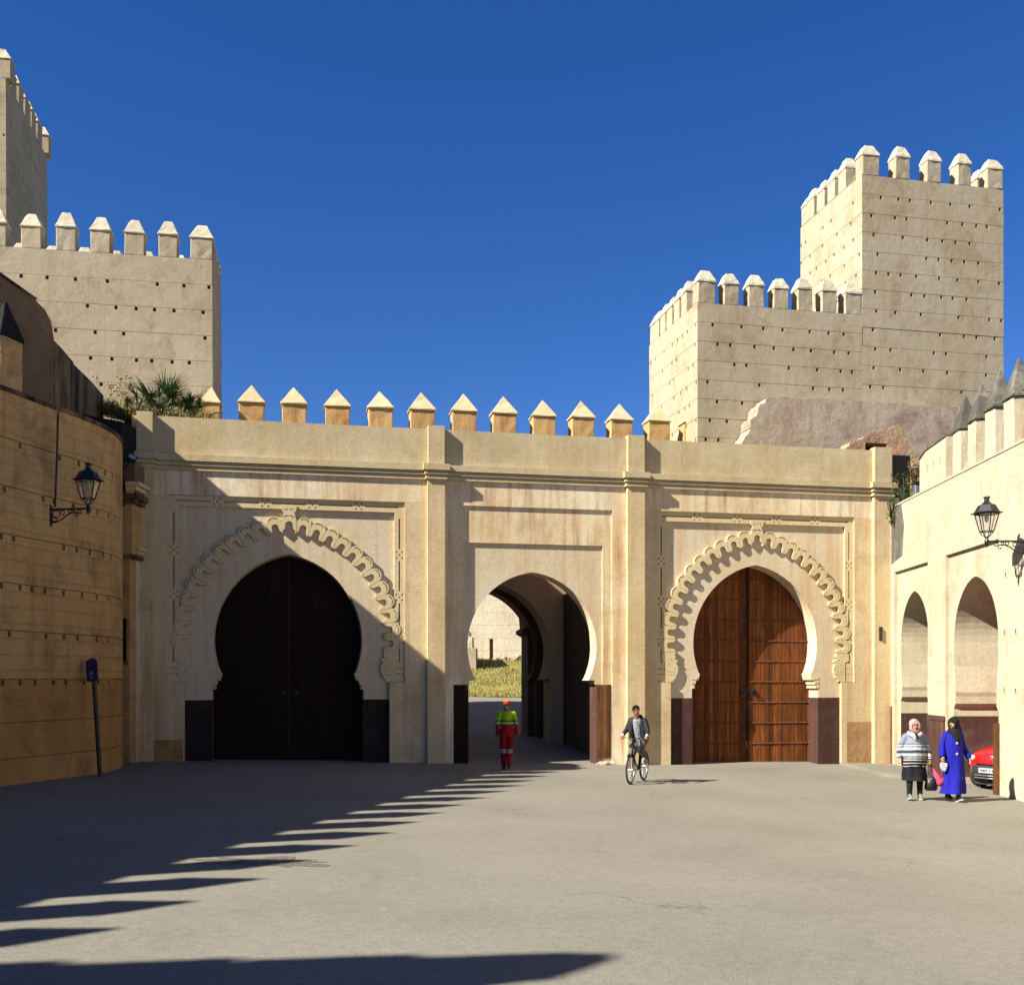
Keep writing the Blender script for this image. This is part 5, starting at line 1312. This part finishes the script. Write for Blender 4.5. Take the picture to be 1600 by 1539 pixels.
bm = bmesh.new(); tube(bm, [ST, (0, .28, .93)], .013, 6); mobj('seat_post', bm, M['rim'], bike)
bm = bmesh.new(); limb(bm, [(0, .12, .95), (0, .3, .955)], [.03, .07]); limb(bm, [(-.05, .34, .95), (.05, .34, .95)], [.045, .045]); remeshed('saddle', bm, .012, M['rubber'], bike)
bm = bmesh.new(); tube(bm, [HT, (0, -.33, .98)], .014, 6); tube(bm, [(-.29, -.22, 1.02), (-.2, -.3, 1.04), (0, -.36, 1.0), (.2, -.3, 1.04), (.29, -.22, 1.02)], .012, 8); mobj('handlebar', bm, M['black_metal'], bike)
bm = bmesh.new(); lathe(bm, [(.03, 0), (.05, .04), (.05, .05)], 12); bmesh.ops.rotate(bm, verts=bm.verts, cent=(0, 0, 0), matrix=Matrix.Rotation(R(90), 3, 'X')); mobj('headlight', bm, M['black_metal'], bike, loc=(0, -.42, .86))
bm = bmesh.new(); limb(bm, [(.17, -.36, .97), (.19, -.4, .86), (.18, -.40, .74)], [.05, .075, .06]); remeshed('handlebar_bag', bm, .012, M['shoe_black'], bike)
bm = bmesh.new()
for s_ in (-.052,): tube(bm, [(s_, BB[1] + .1 * math.cos(a), BB[2] + .1 * math.sin(a)) for a in [2 * math.pi * k / 24 for k in range(25)]], .006, 5)
tube(bm, [(-.07, BB[1], BB[2]), (-.085, BB[1] - .05, BB[2] - .16)], .01, 6); tube(bm, [(.07, BB[1], BB[2]), (.085, BB[1] + .05, BB[2] + .16)], .01, 6)
tube(bm, [(-.09, BB[1], BB[2]), (.09, BB[1], BB[2])], .012, 6)
mobj('crankset', bm, M['rim'], bike)
for s_, y, z in ((-1, .03, .13), (1, .13, .45)):
    bm = bmesh.new(); box(bm, min(s_ * .08, s_ * .18), max(s_ * .08, s_ * .18), y - .04, y + .04, z - .012, z + .012); mobj('pedal', bm, M['rubber'], bike)
for y, a0, a1 in ((-.52, .5, 2.2), (.52, .2, 2.6)):
    bm = bmesh.new(); n = 12; pr = None
    for k in range(n + 1):
        a = a0 + (a1 - a0) * k / n; rr = WR + .03; v = [bm.verts.new((sx, y - rr * math.cos(a) * -1, WR + rr * math.sin(a))) for sx in (-.026, .026)]
        v += [bm.verts.new((sx, y + (rr + .004) * math.cos(a), WR + (rr + .004) * math.sin(a))) for sx in (.026, -.026)]
        if pr:
            for i in range(4): bm.faces.new((pr[i], pr[(i + 1) % 4], v[(i + 1) % 4], v[i]))
        pr = v
    mobj('mudguard', bm, M['black_metal'], bike)
rider = empty('person', (BX, BY, gz(BX)), bike.rotation_euler[2], label='young man in a dark jacket riding the bicycle and looking to his side', cat='person')
hr = R(50)
bm = bmesh.new(); head(bm, (0, -.06, 1.63), hr)
limb(bm, [(0, .27, 1.02), (0, .18, 1.2), (0, .06, 1.40)], [.1, .095, .09]); limb(bm, [(-.12, .04, 1.41), (.12, .04, 1.41)], [.05, .05])
arms = {1: [(.165, .03, 1.41), (.25, -.0, 1.20), (.285, -.19, 1.075)], -1: [(-.165, .03, 1.41), (-.25, -.0, 1.20), (-.285, -.19, 1.075)]}
legs = {1: [(.09, .25, 1.0), (.12, -.12, .82), (.13, .17, .54)], -1: [(-.09, .25, 1.0), (-.12, -.05, .62), (-.13, .07, .22)]}
for s_ in (1, -1):
    A = arms[s_]; limb(bm, A, [.052, .04, .028]); hand(bm, Vector(A[2]), (s_ * -.05, -.6, -.35), (0, .2, -1), -s_, 1.5, .95)
    limb(bm, legs[s_], [.085, .06, .04])
remeshed('body', bm, .009, M['skin_d'], rider)
jk = cloth('dark_jacket', C(38, 44, 44), .6)
bm = bmesh.new()
for s_ in (1, -1):
    limb(bm, [arms[s_][0], arms[s_][1], Vector(arms[s_][2]) + Vector((0, .03, .01))], [.07, .056, .045])
    limb(bm, [(s_ * .1, .26, .98), (s_ * .11, .2, 1.18), (s_ * .12, .08, 1.38)], [.1, .09, .09])
    limb(bm, [(s_ * .15, .02, 1.0), (s_ * .14, .0, 1.2), (s_ * .1, -.0, 1.40)], [.05, .055, .06])
limb(bm, [(-.13, .05, 1.41), (.13, .05, 1.41)], [.075, .075]); limb(bm, [(0, .32, .98), (0, .22, 1.2), (0, .12, 1.4)], [.12, .11, .1]); limb(bm, [(-.06, .08, 1.5), (.06, .08, 1.5)], [.05, .05])
remeshed('jacket', bm, .014, jk, rider)
q = NB('printed_shirt'); n = q.noise(q.pos(obj=True), 22, 3, .6, 2.0)
shm = q.fin(q.ramp(n, [(0, C(222, 226, 236)), (.5, C(60, 64, 84)), (.6, C(206, 210, 224))], 'CONSTANT'), .8)
bm = bmesh.new(); limb(bm, [(0, .2, .98), (0, .1, 1.18), (0, .02, 1.38)], [.135, .13, .12]); remeshed('shirt', bm, .014, shm, rider)
bm = bmesh.new()
for s_ in (1, -1): limb(bm, [(s_ * .08, .27, .99), legs[s_][1], Vector(legs[s_][2]) + Vector((0, 0, .03))], [.12, .088, .06])
remeshed('trousers', bm, .014, cloth('grey_trousers', C(132, 118, 108)), rider)
for s_ in (1, -1): shoe(rider, legs[s_][2], (0, -1), simple('grey_trainer', C(180, 180, 176), .8), M['white'])
bm = bmesh.new(); c = Vector((0, -.06, 1.63)); ball(bm, c + Matrix.Rotation(hr, 3, 'Z') @ Vector((0, .022, .045)), .097, (.9, 1.05, .95), 3)
Rz = Matrix.Rotation(hr, 3, 'Z'); bmesh.ops.bisect_plane(bm, geom=bm.verts[:] + bm.edges[:] + bm.faces[:], plane_co=c + Rz @ Vector((0, -.045, .045)), plane_no=Rz @ Vector((0, -.8, -.6)), clear_outer=True)
mobj('hair', bm, M['hair'], rider, True)
face(c, hr, rider)
for s_ in (1, -1):
    bm = bmesh.new(); A = arms[s_][2]; limb(bm, [Vector(A) + Vector((0, .02, .01)), Vector(A) + Vector((0, -.0, .0))], [.042, .04]); remeshed('cuff', bm, .012, M['white'], rider)

# ------------------------------------------------------------------ the red car nosing out of the second arch
cn = Vector((11.02, 24.95)); hd = Vector((-.85, -.52)).normalized()
ca = math.atan2(hd.y, hd.x) + math.pi / 2
car = empty('parked_car', (cn.x, cn.y, gz(cn.x)), ca, label='red hatchback with black bumper half hidden inside the second arch', cat='car')
paint = NB('red_paint'); paint.p.inputs['Coat Weight'].default_value = .6; paint = paint.fin(C(236, 18, 30), .3, spec=.5)
plastic = simple('black_bumper', (.02, .02, .022, 1), .5); gls = simple('windscreen', (.03, .035, .035, 1), .05, spec=.8)
# sections: y from the nose, half width low / belt / top, heights
secs = [(0.0, .30, .50, .40, .62, .80), (.10, .30, .64, .52, .70, .86), (.35, .28, .80, .62, .76, .93), (.9, .26, .82, .66, .84, 1.0), (1.15, .25, .82, .62, .90, 1.10), (1.75, .25, .83, .56, .94, 1.46), (2.6, .25, .83, .56, .95, 1.50), (3.3, .26, .82, .55, .95, 1.40), (3.62, .30, .78, .60, .90, 1.0), (3.72, .34, .7, .5, .8, .9)]
def carbody(bm, zfun):
    rg = []
    for (y, zl, wb, wt, zb, zt) in secs:
        pts = [(-wb * .92, zl), (-wb, (zl + zb) / 2), (-wb * .98, zb), (-wt, (zb + zt) / 2 + .03), (-wt * .85, zt - .02), (0, zt)]
        pts = pts + [(-x, z) for x, z in reversed(pts[:-1])]
        rg.append([bm.verts.new((x, y, z)) for x, z in pts])
    for A, B in zip(rg, rg[1:]):
        for k in range(len(A) - 1): bm.faces.new((A[k], A[k + 1], B[k + 1], B[k]))
        bm.faces.new((A[-1], A[0], B[0], B[-1]))
    bm.faces.new(rg[0][::-1]); bm.faces.new(rg[-1])
bm = bmesh.new(); carbody(bm, None); bmesh.ops.recalc_face_normals(bm, faces=bm.faces)
bmesh.ops.subdivide_edges(bm, edges=bm.edges[:], cuts=1, use_grid_fill=True, smooth=.4)
mobj('body', bm, paint, car, True)
bm = bmesh.new(); pts = [(-.80, .42), (-.66, .12), (-.45, -.06), (0, -.12), (.45, -.06), (.66, .12), (.80, .42), (.7, .5), (-.7, .5)]
plan_prism(bm, pts, .22, .60); bmesh.ops.bevel(bm, geom=list(bm.edges), offset=.04, segments=2, affect='EDGES'); mobj('bumper', bm, plastic, car, True)
bm = bmesh.new(); pts = [(-.7, .45), (-.6, .18), (-.4, .04), (0, -.02), (.4, .04), (.6, .18), (.7, .45)]; plan_prism(bm, pts, .12, .219); mobj('air_dam', bm, M['rubber'], car)
bm = bmesh.new(); vs = [bm.verts.new(v) for v in ((-.62, 1.16, 1.02), (.62, 1.16, 1.02), (.5, 1.73, 1.46), (-.5, 1.73, 1.46))]; top = [bm.verts.new(v.co + Vector((0, -.03, .02))) for v in vs]
bm.faces.new(vs[::-1]); bm.faces.new(top)
for i in range(4): bm.faces.new((vs[i], vs[(i + 1) % 4], top[(i + 1) % 4], top[i]))
mobj('windscreen', bm, gls, car)
bm = bmesh.new(); box(bm, -.26, .26, -.145, -.13, .40, .51); pl = mobj('number_plate', bm, simple('plate_white', C(226, 228, 230), .4, 0, .05), car)
bm = bmesh.new()
for k, x in enumerate((-.2, -.165, -.13, -.095, -.06, .02, .09, .12)): box(bm, x - .012, x + .012, -.148, -.1455, .43, .48)
mobj('plate_lettering', bm, M['black_metal'], pl)
for s_ in (-1, 1):
    bm = bmesh.new(); ball(bm, (s_ * .56, .1, .71), .12, (1.2, .7, .6), 3); mobj('headlight', bm, simple('lamp_lens', C(200, 205, 210), .1, 0, .2), car, True)
    for y in (.62, 3.05):
        bm = bmesh.new(); lathe(bm, [(.3, -.09), (.31, -.06), (.31, .06), (.3, .09)], 28); bmesh.ops.rotate(bm, verts=bm.verts, cent=(0, 0, 0), matrix=Matrix.Rotation(R(90), 3, 'Y')); wl = mobj('wheel', bm, M['rubber'], car, loc=(s_ * .74, y, .31))
        bm = bmesh.new(); lathe(bm, [(.2, 0), (.19, .02), (.06, .01), (.04, .03)], 20); bmesh.ops.rotate(bm, verts=bm.verts, cent=(0, 0, 0), matrix=Matrix.Rotation(R(90 * s_), 3, 'Y')); mobj('rim', bm, M['rim'], wl, loc=(s_ * .09, 0, 0))
bm = bmesh.new(); ball(bm, (0, .0, .74), .05, (1, .35, 1.1), 2); ball(bm, (-.04, -.0, .78), .02); tube(bm, [(.02, -.0, .7), (.05, -.0, .64)], .012); mobj('badge', bm, M['rim'], car, True)
bm = bmesh.new()
for z in (.28, .34): tube(bm, [(-.4, -.1, z), (0, -.15, z), (.4, -.1, z)], .012, 6)
mobj('grille_bar', bm, M['rim'], car)
